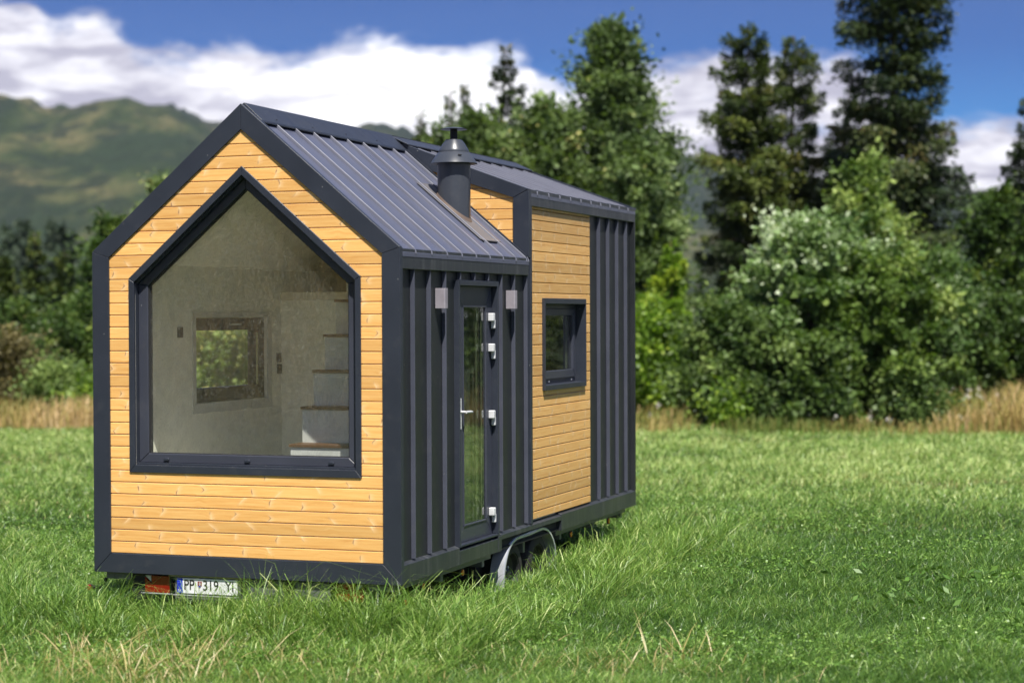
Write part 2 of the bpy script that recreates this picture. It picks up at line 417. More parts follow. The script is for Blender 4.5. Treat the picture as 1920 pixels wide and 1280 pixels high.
# ---- side wall (X = 2.5 side)
PX = 2.455
ribs_y = [.295+.311*k for k in range(9)]
pans = MB(); sm_ = MB()
pans.box(2.44, PX, .052, 1.165, .12, 2.30, 0); pans.box(2.44, PX, 2.045, 2.83, .12, 2.30, 0); pans.box(2.44, PX, 1.165, 2.045, 2.16, 2.30, 0)
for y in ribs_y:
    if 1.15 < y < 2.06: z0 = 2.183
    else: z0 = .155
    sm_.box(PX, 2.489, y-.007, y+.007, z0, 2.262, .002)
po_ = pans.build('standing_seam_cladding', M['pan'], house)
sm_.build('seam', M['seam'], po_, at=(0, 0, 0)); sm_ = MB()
rp = MB(); rp.box(2.44, PX, 4.602, 6.035, .14, 2.87, 0)
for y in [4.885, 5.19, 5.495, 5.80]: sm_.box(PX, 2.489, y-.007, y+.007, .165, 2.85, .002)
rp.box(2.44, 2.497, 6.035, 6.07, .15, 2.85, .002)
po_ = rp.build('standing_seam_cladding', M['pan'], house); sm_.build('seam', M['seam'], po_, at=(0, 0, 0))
MB().box(2.43, 2.499, 2.832, 2.862, .142, 2.39, .002).box(2.43, 2.492, 2.872, 2.902, .142, 2.835, .002).build('corner_trim', M['anthracite'], house)
BREAKS = [1.256, 2.056]
def sp_side(z):
    if 1.256 < z < 2.056: return [(2.905, 3.208), (4.412, 4.600)]
    return [(2.905, 4.600)]
sb_ = boards(.168, 2.845, sp_side, side, 2.476, 2.462).build('timber_cladding', M['wood_side'], house)
sb_['label'] = 'horizontal boards, darkened for weaker side light, on the long side around the small window'
# fascias
MB().box(2.462, 2.497, .052, 2.800, 2.243, 2.388, .003).build('eave_fascia', M['fascia'], house)
MB().box(2.462, 2.4975, 2.862, 6.07, 2.832, 2.972, .003).build('eave_fascia', M['fascia'], house)
# skirt band with step and wheel notch
sk = MB()
def skirt(y0, y1, z0, z1):
    sk.prism([(2.44, z1+.012), (2.44, z0), (2.497, z0), (2.497, z1-.008)], lambda u, v, w_: (u, w_, v), y0, y1, .0015)
skirt(.052, 1.158, .002, .142); skirt(1.161, 2.016, .004, .118); skirt(2.10, 3.66, .094, .140); skirt(3.66, 6.07, .001, .152)
sk.box(2.45, 2.499, 2.019, 2.097, .004, .128, .002)
sk.build('skirt_panel', M['fascia'], house)

# ---- door
dr = [(1.160, .135), (2.051, .135), (2.051, 2.180), (1.160, 2.180)]
door = MB().ring(dr, [(1.185, .150), (2.024, .150), (2.024, 2.140), (1.185, 2.140)], side, 2.40, 2.4985, .002).build('door_frame', M['anthracite'], house)
lf_o = [(1.187, .152), (2.022, .152), (2.022, 2.138), (1.187, 2.138)]
lf_i = [(1.370, .272), (1.885, .272), (1.885, 1.985), (1.370, 1.985)]
leaf = MB().ring(lf_o, lf_i, side, 2.385, 2.446, .002).build('door', M['upvc'], house)
MB().ring(lf_i, [(1.382, .284), (1.873, .284), (1.873, 1.973), (1.382, 1.973)], side, 2.40, 2.452, .002).build('glazing_bead', M['upvc'], leaf, at=(0, 0, 0))
MB().prism([(1.375, .277), (1.880, .277), (1.880, 1.980), (1.375, 1.980)], side, 2.418, 2.440).build('pane', M['glass_dark'], leaf, at=(0, 0, 0))
MB().box(2.409, 2.4175, 1.742, 1.768, .28, 1.975, .001).box(2.409, 2.4175, 1.857, 1.868, .28, 1.975, .001).build('spacer_bar', M['spacer'], leaf, at=(0, 0, 0))
MB().box(2.446, 2.454, 1.292, 1.322, 1.03, 1.27, .003).tube([(2.452, 1.307, 1.165), (2.50, 1.307, 1.165)], .010).tube([(2.499, 1.300, 1.165), (2.502, 1.40, 1.163), (2.496, 1.44, 1.160)], [.011, .010, .009]).build('handle', M['white_metal'], leaf, True, (0, 0, 0))
for z in (1.895, 1.650, 1.115, .335):
    mb = MB().box(2.446, 2.492, 1.935, 1.985, z-.032, z+.032, .005).box(2.450, 2.484, 1.988, 2.018, z-.092, z-.022, .006)
    mb.box(2.4915, 2.4935, 1.952, 1.960, z-.004, z+.004, 0).build('hinge', M['white_metal'], leaf, at=(0, 0, 0))

# ---- small side window
so_ = [(3.212, 1.256), (4.408, 1.256), (4.408, 2.056), (3.212, 2.056)]
si_ = [(3.230, 1.300), (4.390, 1.300), (4.390, 2.008), (3.230, 2.008)]
sw = MB().ring(so_, si_, side, 2.385, 2.502, .002).build('window_surround', M['anthracite'], house)
fi = [(3.275, 1.345), (4.345, 1.345), (4.345, 1.965), (3.275, 1.965)]
swf = MB().ring(si_, fi, side, 2.345, 2.402, .002)
gi = [(3.335, 1.415), (4.275, 1.415), (4.275, 1.905), (3.335, 1.905)]
swf.ring(fi, gi, side, 2.350, 2.415, .003)
swo = swf.build('side_window', M['upvc'], house)
MB().prism(offs(gi, [-.005]*4), side, 2.37, 2.392).build('pane', M['glass_dark'], swo, at=(0, 0, 0))
MB().box(2.360, 2.3695, 4.20, 4.21, 1.42, 1.90, .001).box(2.360, 2.3695, 4.235, 4.243, 1.42, 1.90, .001).build('spacer_bar', M['spacer'], swo, at=(0, 0, 0))
for y in (3.6, 4.25):
    MB().box(2.4005, 2.408, y-.012, y+.012, 1.316, 1.330, .002).build('drain_cap', M['white_metal'], swo, at=(0, 0, 0))

# ---- wall lamps
for y in (.76, 2.32):
    l = MB().box(PX, 2.462, y+.005, y+.058, 1.99, 2.08, .002).build('wall_lamp', M['anthracite'], house)
    mb = MB(); pts_ = [(2.4622, y), (2.535, y), (2.5415, y+.006), (2.5415, y+.057), (2.535, y+.063), (2.4622, y+.063)]
    mb.prism(pts_, lambda u, v, w_: (u, v, w_), 1.962, 2.112, .0015)
    mb.build('lamp_shade', M['lamp'], l, at=(0, 0, 0))

# ---- roof
def zr(x): return HP-SL*abs(x-1.25)       # rib-top surface
T_ = .034
roof = MB(); rsm = MB()
def slope_sheet(mb, y0, y1, sgn, drop0, drop1, x_in=0., x_out=1.25):
    a, b = 1.25+sgn*x_in, 1.25+sgn*x_out
    mb.prism([(a, zr(a)-drop0), (b, zr(b)-drop0), (b, zr(b)-drop1), (a, zr(a)-drop1)], front, y0, y1)
slope_sheet(roof, .050, 2.80, 1, T_, T_+.03); slope_sheet(roof, .05, 6.07, -1, T_, T_+.03)
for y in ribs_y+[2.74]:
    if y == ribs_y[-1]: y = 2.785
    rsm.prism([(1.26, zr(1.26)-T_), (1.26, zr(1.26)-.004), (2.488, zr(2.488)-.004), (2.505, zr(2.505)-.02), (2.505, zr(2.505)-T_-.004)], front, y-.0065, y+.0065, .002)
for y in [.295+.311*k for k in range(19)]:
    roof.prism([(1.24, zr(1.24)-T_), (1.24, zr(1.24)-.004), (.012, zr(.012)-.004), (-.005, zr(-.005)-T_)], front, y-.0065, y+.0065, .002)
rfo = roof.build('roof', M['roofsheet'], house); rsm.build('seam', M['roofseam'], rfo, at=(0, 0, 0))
# structural slabs under the sheets (white inside)
slab = MB()
slab.prism([(.02, zr(.02)-.075), (1.25, HP-.070), (1.25, HP-.17), (.02, zr(.02)-.18)], front, .151, 6.0)
slab.prism([(2.45, zr(2.45)-.075), (1.25, HP-.072), (1.25, HP-.172), (2.45, zr(2.45)-.18)], front, .151, 2.80)
slab.build('ceiling', M['white_wall'], house)
# ridge cap with a black strip painting the shaded gap under it
cap = MB()
cap.prism([(1.25, HP+.012), (1.398, zr(1.398)+.004), (1.398, zr(1.398)-.004), (1.25, HP+.003), (1.102, zr(1.102)-.004), (1.102, zr(1.102)+.004)], front, .052, 2.78, .0015)
cap.prism([(1.398, zr(1.398)+.003), (1.4035, zr(1.4035)-.001), (1.4035, zr(1.4035)-.010), (1.398, zr(1.398)-.006)], front, .052, 2.78)
for y in np.arange(.35, 2.7, .62): cap.lathe([(.008, 0), (.008, .004), (.004, .007)], 1.365, float(y), zr(1.365)+.004, 8)
cap.build('ridge_cap', M['anthracite'], rfo, at=(0, 0, 0))
MB().prism([(1.30, zr(1.30)-T_+.001), (1.355, zr(1.355)-T_+.001), (1.355, zr(1.355)-.006), (1.30, zr(1.30)-.006)], front, .055, 2.775).build('ridge_gap_shade', M['black'], rfo, at=(0, 0, 0))
# verge strip beside the dormer
MB().prism([(1.40, zr(1.40)-T_), (2.49, zr(2.49)-T_), (2.49, zr(2.49)+.010), (1.40, zr(1.40)+.010)], front, 2.762, 2.775).build('verge_upstand', M['anthracite'], rfo, at=(0, 0, 0))

# ---- dormer (the raised half)
DP = 3.428; DE = 2.972; DS = (DP-DE)/1.25
def zd(x): return DP-DS*(x-1.25)
ib = lambda x: 3.268-.33*(x-1.25)       # lower edge of the rake board
xi = (HP-3.268)/(SL-.33)+1.25            # where it meets the main roof
dm = MB()
dm.prism([(1.345, zd(1.345)), (2.4975, zd(2.4975)), (2.357, ib(2.357)), (xi-.02, ib(xi-.02)), (xi-.02, zr(xi-.02)), (1.345, zr(1.345))], front, 2.80, 2.86, .002)
dm.prism([(2.4985, zd(2.4985)-.003), (2.4985, 2.392), (2.358, 2.392+SL*.141), (2.358, ib(2.358)-.003)], front, 2.80, 2.862, .002)
dm.build('dormer_frame', M['anthracite'], house)
BREAKS = [ib(2.357), zr(2.357)]
def sp_d(z):
    lo = 1.25+(HP-z)/SL                 # main roof line
    hi_ = 1.25+(3.268-z)/.33
    l = max(lo, xi); r = min(2.357, hi_)
    return [(l, r)] if r > l else [(l, l)]
db_ = boards(zr(2.357)-.03, ib(xi), lambda z: [(min(1.25+(HP-z)/SL, 2.357), max(min(2.357, 1.25+(3.268-z)/.33), min(1.25+(HP-z)/SL, 2.357)))], front, 2.822, 2.832).build('timber_cladding', M['wood'], house)
db_['label'] = 'small triangle of boards beside the flue'
MB().prism([(1.5, zr(1.5)-.1), (2.45, 2.3), (2.45, zd(2.45)-.06), (1.5, zd(1.5)-.06)], front, 2.834, 2.90).build('dormer_wall', M['white_wall'], house)
dr_ = MB(); rsm = MB()
dr_.prism([(1.25, DP-T_), (2.5, DE-T_), (2.5, DE-T_-.03), (1.25, DP-T_-.03)], front, 2.862, 6.07)
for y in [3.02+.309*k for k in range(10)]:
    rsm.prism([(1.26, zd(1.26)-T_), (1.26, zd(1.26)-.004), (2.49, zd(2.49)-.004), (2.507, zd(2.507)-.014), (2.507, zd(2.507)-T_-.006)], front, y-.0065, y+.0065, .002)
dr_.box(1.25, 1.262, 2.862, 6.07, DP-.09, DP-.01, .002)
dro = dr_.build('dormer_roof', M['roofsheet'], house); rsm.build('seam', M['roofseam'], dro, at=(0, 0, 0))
c2 = MB()
for y0, y1 in [(2.78, 3.9), (3.905, 5.0), (5.005, 6.07)]:
    c2.prism([(1.24, HP+.006), (1.41, zd(1.41)+.014), (1.41, zd(1.41)+.004), (1.24, HP-.004)], front, y0, y1, .0015)
c2.prism([(1.24, HP+.012), (1.24, HP), (1.10, zr(1.10)-.003), (1.10, zr(1.10)+.006)], front, 2.785, 6.07)
c2.build('ridge_cap', M['anthracite'], dro, at=(0, 0, 0))
MB().prism([(1.30, zd(1.30)-T_+.001), (1.365, zd(1.365)-T_+.001), (1.365, zd(1.365)+.003), (1.30, zd(1.30)+.003)], front, 2.87, 6.06).build('ridge_gap_shade', M['black'], dro, at=(0, 0, 0))  # black strip standing for the shade under the dormer cap
MB().prism([(1.27, zd(1.27)-.065), (2.46, zd(2.46)-.065), (2.46, zd(2.46)-.15), (1.27, zd(1.27)-.15)], front, 2.90, 6.0).build('ceiling', M['white_wall'], house)
MB().prism([(1.36, zd(1.36)+.002), (2.499, zd(2.499)+.002), (2.499, zd(2.499)-.02), (1.36, zd(1.36)-.02)], front, 6.071, 6.10).build('verge_trim', M['anthracite'], dro, at=(0, 0, 0))

# ---- flue
FX, FY = 2.003, 2.34
fl = MB(); n_ = 40; b = bmesh.new(); lo_, hi_ = [], []
for i in range(n_):
    a = 2*math.pi*i/n_; x, y = FX+.137*math.cos(a), FY+.137*math.sin(a)
    lo_.append(b.verts.new((x, y, zr(x)-T_-.02))); hi_.append(b.verts.new((x, y, 3.19)))
for i in range(n_): b.faces.new((lo_[i], lo_[(i+1) % n_], hi_[(i+1) % n_], hi_[i]))
b.faces.new(hi_); fl._add(b)
flue = fl.build('flue', M['flue'], house, True)
MB().lathe([(.139, 3.168), (.194, 3.162), (.196, 3.166), (.136, 3.252), (.126, 3.258)], FX, FY).build('storm_collar', M['flue'], flue, True, (0, 0, 0))
MB().lathe([(.127, 3.254), (.129, 3.262), (.122, 3.280), (.092, 3.330), (.068, 3.362), (.055, 3.364)], FX, FY).build('flue_cone', M['flue'], flue, True, (0, 0, 0))
MB().tube([(FX+.09, FY-.137, 3.228), (FX+.115, FY-.122, 3.226)], .005, 6).build('clamp_screw', M['black'], flue, at=(0, 0, 0))
MB().lathe([(.030, 3.35), (.030, 3.455)], FX, FY, n=20).build('flue_pipe', M['black'], flue, True, (0, 0, 0))
MB().lathe([(.110, 3.446), (.112, 3.450), (.065, 3.462), (.01, 3.468)], FX, FY).build('rain_cap', M['flue'], flue, True, (0, 0, 0))
# flashing around the flue
def roofpt(x, y, d=0.): return (x, y, zr(x)-T_+d)
fs = MB(); b = bmesh.new()
q = [b.verts.new(roofpt(x, y, .012)) for x, y in ((1.76, 2.12), (1.76, 2.56), (2.322, 2.56), (2.322, 2.12))]
q2 = [b.verts.new(v.co+Vector((0, 0, .006))) for v in q]
b.faces.new(q); b.faces.new(q2[::-1])
for i in range(4): b.faces.new((q[i], q[(i+1) % 4], q2[(i+1) % 4], q2[i]))
fs._add(b, .001)
fs.prism([(2.30, zr(2.30)-T_+.020), (2.34, zr(2.34)-T_+.026), (2.34, zr(2.34)-T_+.018), (2.30, zr(2.30)-T_+.013)], front, 2.13, 2.55, .001)
fs.build('flue_flashing', M['flash'], house)
MB().lathe([(.152, 0), (.150, .012)], 0, 0, n=30)
rc = MB(); b = bmesh.new(); A = []; B_ = []
for i in range(n_):
    a = 2*math.pi*i/n_; x, y = FX+.139*math.cos(a), FY+.139*math.sin(a); A.append(b.verts.new((x, y, zr(x)-T_+.045)))
    x, y = FX+.150*math.cos(a), FY+.147*math.sin(a); B_.append(b.verts.new((x, y, zr(x)-T_+.016)))
for i in range(n_): b.faces.new((A[i], A[(i+1) % n_], B_[(i+1) % n_], B_[i]))
rc._add(b); rc.build('flue_seal', M['rust'], flue, True, (0, 0, 0))

# ---- inside
iw = MB()
iw.box(.02, .12, .151, 1.36, .16, 2.40, 0); iw.box(.02, .12, 2.64, 5.97, .16, 2.40, 0); iw.box(.02, .12, 1.36, 2.64, .16, 1.20, 0); iw.box(.02, .12, 1.36, 2.64, 1.90, 2.40, 0)
iw.box(2.36, 2.4395, .151, 1.16, .16, 2.30, 0); iw.box(2.36, 2.4395, 2.052, 3.205, .16, 2.30, 0); iw.box(2.36, 2.4395, 1.16, 2.052, 2.181, 2.30, 0)
iw.box(2.36, 2.4395, 4.413, 5.97, .16, 2.83, 0); iw.box(2.36, 2.4395, 3.205, 4.413, .16, 1.25, 0); iw.box(2.36, 2.4395, 3.205, 4.413, 2.062, 2.83, 0); iw.box(2.36, 2.4395, 2.91, 3.205, 2.30, 2.83, 0)
iw.box(.121, 2.359, 2.92, 3.0, .16, 2.05, 0)                      # partition under the loft
iw.build('inner_walls', M['white_wall'], house)
MB().prism([(.02, .03), (2.44, .03), (2.44, 2.95), (1.25, 3.38), (.02, 2.34)], front, 5.97, 6.06).build('end_wall', M['pan'], house)
MB().box(.021, 2.439, .16, 5.96, .02, .158, 0).build('floor', M['floorwood'], house)
MB().box(.121, 2.359, 2.915, 5.9, 2.052, 2.12, 0).build('loft_floor', M['floorwood'], house)
mb = MB(); mb.box(-.003, .019, .052, 1.36, 0, 2.36, 0).box(-.003, .019, 2.64, 6.07, 0, 2.36, 0).box(-.003, .019, 1.36, 2.64, 0, 1.20, 0).box(-.003, .019, 1.36, 2.64, 1.90, 2.36, 0)
for y in [.295+.311*k for k in range(19)]:
    if not 1.3 < y < 2.7: mb.box(-.034, -.003, y-.006, y+.006, .1, 2.34, .002)
mb.build('standing_seam_cladding', M['pan'], house)
lo1 = [(1.361, 1.201), (2.639, 1.201), (2.639, 1.899), (1.361, 1.899)]
li1 = offs(lo1, [.115, .115, .105, .045])
lwf = MB().ring(lo1, li1, side, -.01, .095, .003).build('side_window', M['inner_frame'], house)
lwf['label'] = 'dark framed window in the far wall seen through the gable glass'
MB().prism(offs(li1, [-.004]*4), side, .03, .05).build('pane', M['glass_clear'], lwf, at=(0, 0, 0))
MB().box(.096, .110, 2.478, 2.492, 1.32, 1.77, .002).build('glazing_bead', M['yellow_strip'], lwf, at=(0, 0, 0))
MB().box(.0955, .118, 2.0, 2.18, 1.835, 1.850, .003).build('handle', M['white_metal'], lwf, at=(0, 0, 0))
MB().ring(offs(lo1, [-.085, -.085, -.045, -.06]), offs(lo1, [-.001]*4), side, .1202, .128, .001).build('window_casing', M['white_metal'], house)
for y0, z0, h_ in ((1.06, 1.74, .085), (2.825, 1.50, .085), (2.835, 1.40, .085)):
    MB().box(.1205, .130, y0, y0+.085, z0, z0+h_, .003).box(.1301, .134, y0+.02, y0+.065, z0+.015, z0+h_-.015, .002).build('light_switch', M['plate_black'], house)
# storage stairs
st = MB()
tr = []
for k in range(6):
    y0 = .46+.205*k; z1 = .93+.272*k; x1 = 1.95 if k == 0 else 2.30
    st.box(1.405, x1, y0+.012, y0+.217 if k < 5 else 2.0, .16, z1-.002, .001)
    tr.append((y0, z1, x1))
sto = st.build('staircase', M['white_metal'], house)
for y0, z1, x1 in tr:
    MB().box(1.395, x1+.005, y0, y0+.222, z1, z1+.022, .002).build('tread', M['tread'], sto, at=(0, 0, 0))

# ---- trailer
ch = MB()
ch.box(2.405, 2.43, .02, 2.02, -.052, .001, .002); ch.box(2.405, 2.43, 3.70, 5.92, -.052, 0, .002)
ch.box(.07, .10, .06, 5.92, -.052, .001, .002)
ch.box(.085, .285, .035, .055, -.052, .0015, .002); ch.box(2.225, 2.40, .035, .055, -.052, .0015, .002)
for y in (1.0, 1.9, 2.9, 3.9, 4.9, 5.85): ch.box(.11, 2.40, y, y+.05, -.11, -.004, .002)
for x in (.42, 2.02): ch.box(x, x+.06, .06, 5.9, -.17, -.111, .002)
ch.box(1.18, 1.26, 5.9, 7.5, -.17, -.09, .002)
ch.build('trailer_chassis', M['steel'], house)
MB().box(.03, 2.47, .16, 5.95, .003, .0195, 0).box(1.95, 2.25, 2.15, 3.66, -.40, .0025, 0).box(2.25, 2.452, 2.105, 3.655, -.0, .0028, 0).box(2.442, 2.452, 2.10, 3.66, .003, .093, 0).build('underbody_wheel_shade', M['black'], house)  # floor underside, plus black boxes that paint the wheel-well shade
MB().box(.29, .40, .06, .10, -.20, -.001, .002).build('corner_post', M['black'], house); MB().box(2.395, 2.45, .06, .10, -.20, -.001, .002).build('corner_post', M['black'], house)
# lamps at the back of the trailer
for x0 in (.405, 1.975):
    tl = MB().box(x0-.012, x0+.222, .060, .078, -.155, -.010, .004).build('tail_light', M['plate_black'], house)
    MB().prism([(x0, -.016), (x0+.052, -.016), (x0+.052, -.062)] if x0 < 1 else [(x0+.208, -.016), (x0+.156, -.016), (x0+.156, -.062)], front, .046, .0595, .002).build('reversing_lens', M['clear_lens'], tl, at=(0, 0, 0))
    MB().prism([(x0+.056, -.016), (x0+.208, -.016), (x0+.208, -.142), (x0+.002, -.142), (x0+.002, -.03), (x0+.056, -.075)] if x0 < 1 else [(x0, -.016), (x0+.150, -.016), (x0+.150, -.075), (x0+.208, -.03), (x0+.208, -.142), (x0, -.142)], front, .042, .0595, .003).build('lens', M['red'], tl, at=(0, 0, 0))
lb = MB().box(.665, 1.93, .034, .050, -.20, -.012, .003)
lbo = lb.build('lamp_board', M['steel'], house)
MB().lathe([(.045, 0), (.045, .012), (.030, .012), (.030, .0)], 1.605, .022, -.055, 24, 'Y').build('cable_socket', M['black'], lbo, True, (0, 0, 0))
MB().box(1.215, 1.265, .020, .0335, -.11, -.03, .004).build('plate_lamp', M['plate_black'], lbo, at=(0, 0, 0))
MB().box(.62, 1.30, .02, .033, -.0115, -.003, .001).build('edge_strip', M['yellow_strip'], lbo, at=(0, 0, 0))
MB().box(.66, 1.20, .008, .0185, -.150, -.142, .001).box(.38, .64, .028, .040, -.150, -.143, .001).build('silver_trim', M['silver_strip'], lbo, at=(0, 0, 0))
pl = MB().box(.690, 1.188, .020, .0335, -.133, -.021, .002).build('number_plate', M['plate_white'], house)
MB().box(.692, .738, .0185, .0199, -.131, -.023, 0).build('blue_strip', M['plate_blue'], pl, at=(0, 0, 0))
def text(s, name, x, z, h, wscale, mat, parent, y=.0188, bold=.0):
    c = bpy.data.curves.new(name, 'FONT'); c.body = s; c.size = 1; c.extrude = .0; c.offset = bold
    o = bpy.data.objects.new(name, c); COL.objects.link(o); dg = bpy.context.evaluated_depsgraph_get(); me = bpy.data.meshes.new_from_object(o.evaluated_get(dg))
    bpy.data.objects.remove(o); bpy.data.curves.remove(c)
    co = np.array([v.co[:] for v in me.vertices]); mn, mx_ = co.min(0), co.max(0)
    sc = h/(mx_[1]-mn[1]); 
    for v in me.vertices: v.co = (x+(v.co.x-mn[0])*sc*wscale, y, z+(v.co.y-mn[1])*sc)
    me.materials.clear(); me.materials.append(mat); ob = bpy.data.objects.new(name, me); COL.objects.link(ob); ob.parent = parent; return ob
text('PP', 'lettering', .752, -.107, .076, .82, M['plate_black'], pl, bold=.012)
text('319', 'lettering', .908, -.108, .078, .84, M['plate_black'], pl, bold=.012)
text('YI', 'lettering', 1.088, -.108, .076, .80, M['plate_black'], pl, bold=.012)
text('SK', 'country_code', .700, -.125, .022, .9, M['plate_white'], pl, y=.0180)
shd = [(.864, -.042), (.898, -.042), (.898, -.070), (.881, -.092), (.864, -.070)]
MB().prism(shd, front, .0180, .0199).build('coat_of_arms', M['red'], pl, at=(0, 0, 0))
MB().prism([(.869, -.073), (.893, -.073), (.881, -.088)], front, .0172, .0179).build('coat_of_arms', M['plate_blue'], pl, at=(0, 0, 0))
MB().box(.879, .883, .0172, .0179, -.072, -.047, 0).box(.874, .888, .0172, .0179, -.055, -.052, 0).box(.872, .890, .0172, .0179, -.064, -.061, 0).build('coat_of_arms', M['plate_white'], pl, at=(0, 0, 0))
# marker lamps on stalks at the corners, side reflectors
for x, sx in ((2.445, 1), (.0, -1)):
    mk = MB().tube([(x-.03*sx, .12, -.06), (x-.01*sx, .11, -.13), (x+.065*sx, .07, -.130)], .013).lathe([(.010, -.02), (.026, -.018), (.028, .0), (.020, .016)], x+.07*sx, .06, -.128, 16, 'Y').build('marker_lamp', M['rubber'], house, True)
    MB().lathe([(.024, 0), (.022, -.016), (.010, -.022)], x+.07*sx, .04, -.128, 16, 'Y').build('lens', M['red'], mk, True, (0, 0, 0))
for y in (.64, 1.45, 4.22, 5.42):
    rfl = MB().box(2.395, 2.404, y-.04, y+.04, -.125, -.052, .001).build('side_reflector', M['black'], house); MB().lathe([(.024, 0), (.023, .007), (.012, .010)], 2.4042, y, -.095, 20, 'X').build('lens', M['orange'], rfl, True, (0, 0, 0))
# fender: arched sheet with rolled lip
arch = [(2.20, -.36), (2.215, -.22), (2.26, -.10), (2.35, .0), (2.47, .050), (2.62, .068), (3.14, .078), (3.30, .066), (3.43, .02), (3.53, -.06), (3.59, -.16), (3.62, -.36)]
def smooth_poly(p, k=4):
    out = []
    for i in range(len(p)-1):
        a, b, c, d = p[max(i-1, 0)], p[i], p[i+1], p[min(i+2, len(p)-1)]
        for j in range(k):
            s = j/k; out.append(tuple(.5*((2*b[q])+(-a[q]+c[q])*s+(2*a[q]-5*b[q]+4*c[q]-d[q])*s*s+(-a[q]+3*b[q]-3*c[q]+d[q])*s**3) for q in (0, 1)))
    return out+[p[-1]]
arch = smooth_poly(arch)
for xa, xb, lipx in ((2.35, 2.472, 2.472), (.04, .31, .04)):
    b = bmesh.new(); prev = None; cc = (2.9, -.3)
    for y, z in arch:
        d = Vector((y-cc[0], z-cc[1])).normalized(); iy, iz = y-d.x*.016, z-d.y*.016
        ly, lz = y-d.x*.030, z-d.y*.030
        row = [b.verts.new(p) for p in ((xa, y, z), (xb-.006*(1 if xb > 1 else 1), y, z), (xb, y-d.x*.008, z-d.y*.008), (xb, ly, lz), (xb-.012, ly, lz), (xb-.012, iy, iz), (xa, iy, iz))]
        if prev:
            for i in range(7): b.faces.new((prev[i], prev[(i+1) % 7], row[(i+1) % 7], row[i]))
        else: b.faces.new(row)
        prev = row
    b.faces.new(prev[::-1]); mb = MB(); mb._add(b); fo = mb.build('fender', M['fender'], house, True)
for y in (2.555, 3.215):
    for x, s_ in ((2.235, 1), (.075, 1)):
        wh = MB().lathe([(.175, .0), (.235, .0), (.262, .015), (.272, .045), (.272, .150), (.262, .180), (.235, .195), (.180, .195), (.176, .17), (.176, .02)], x, y, -.245, 48, 'X').build('wheel', M['rubber'], house, True)
        wh.data.materials[0] = M['rubber']
        rm = MB().lathe([(.178, .186), (.174, .190), (.168, .188), (.160, .140), (.120, .112), (.065, .128), (.034, .160), (.010, .163)], x, y, -.245, 40, 'X', False)
        for k in range(8):
            a = k*math.pi/4+.2; rm.lathe([(.017, .108), (.016, .1265), (.010, .128)], x, y+.118*math.cos(a), -.245+.118*math.sin(a), 10, 'X')
        rm.build('rim', M['rim'], wh, True, (0, 0, 0))
        for k in range(5):
            a = k*2*math.pi/5; MB().lathe([(.011, .13), (.011, .150), (.006, .153)], x, y+.055*math.cos(a), -.245+.055*math.sin(a), 8, 'X').build('wheel_bolt', M['silver_strip'], wh, at=(0, 0, 0))
for k in list(house.keys()):
    if k == '_off': del house[k]

# ------------------------------------------------------------------ ground and grass
rng = np.random.default_rng(7)
HC, HS = math.cos(YAW), math.sin(YAW)
def at(px, D):
    """world XY of a point seen in column px at horizontal distance D along the view axis"""
    k = (px-960)/F
    return CAM[0]+D*(HS+k*HC), CAM[1]+D*(HC-k*HS)
def depth(x, y): return (x-CAM[0])*HS+(y-CAM[1])*HC
def vnoise(x, y, s, seed=0):
    """smooth value noise, numpy"""
    x = np.asarray(x)/s; y = np.asarray(y)/s; xi_, yi_ = np.floor(x), np.floor(y); fx, fy = x-xi_, y-yi_
    fx, fy = fx*fx*(3-2*fx), fy*fy*(3-2*fy)
    def h(a, b):
        v = np.sin(a*127.1+b*311.7+seed*74.7)*43758.5453; return v-np.floor(v)
    return (h(xi_, yi_)*(1-fx)+h(xi_+1, yi_)*fx)*(1-fy)+(h(xi_, yi_+1)*(1-fx)+h(xi_+1, yi_+1)*fx)*fy
def ground_z(x, y):
    x = np.asarray(x, float); y = np.asarray(y, float)
    z = GZ+(vnoise(x, y, 2.3, 1)-.5)*.05+(vnoise(x, y, .7, 2)-.5)*.03
    s = np.clip((-15.5-y-.15*x)/22., 0, 1.6)            # bank behind the camera
    z = z+np.where(s > 0, 5.6*s*s*(3-2*np.clip(s, 0, 1)), 0)*np.clip((9-x)/10., 0, 1)
    D = depth(x, y); s2 = np.clip((D-39.5)/8., 0, 1)
    return z+.35*s2*(np.where(x > -3, 1, .2))
def quadmesh(name, V, Fq, mat, tint=None, tri=None, smooth=False):
    me = bpy.data.meshes.new(name); nq = len(Fq); nt = 0 if tri is None else len(tri)
    me.vertices.add(len(V)); me.vertices.foreach_set('co', np.ascontiguousarray(V, np.float32).ravel())
    loops = np.concatenate([np.asarray(Fq, np.int32).ravel(), np.asarray(tri, np.int32).ravel()] if nt else [np.asarray(Fq, np.int32).ravel()])
    me.loops.add(len(loops)); me.loops.foreach_set('vertex_index', loops)
    me.polygons.add(nq+nt); st_ = np.concatenate([np.arange(nq)*4, nq*4+np.arange(nt)*3]).astype(np.int32)
    me.polygons.foreach_set('loop_start', st_)
    if smooth: me.polygons.foreach_set('use_smooth', np.ones(nq+nt, bool))
    me.update(calc_edges=True)
    if tint is not None:
        a = me.attributes.new('tint', 'FLOAT', 'FACE'); a.data.foreach_set('value', np.ascontiguousarray(tint, np.float32))
    me.materials.append(mat); o = bpy.data.objects.new(name, me); COL.objects.link(o); return o

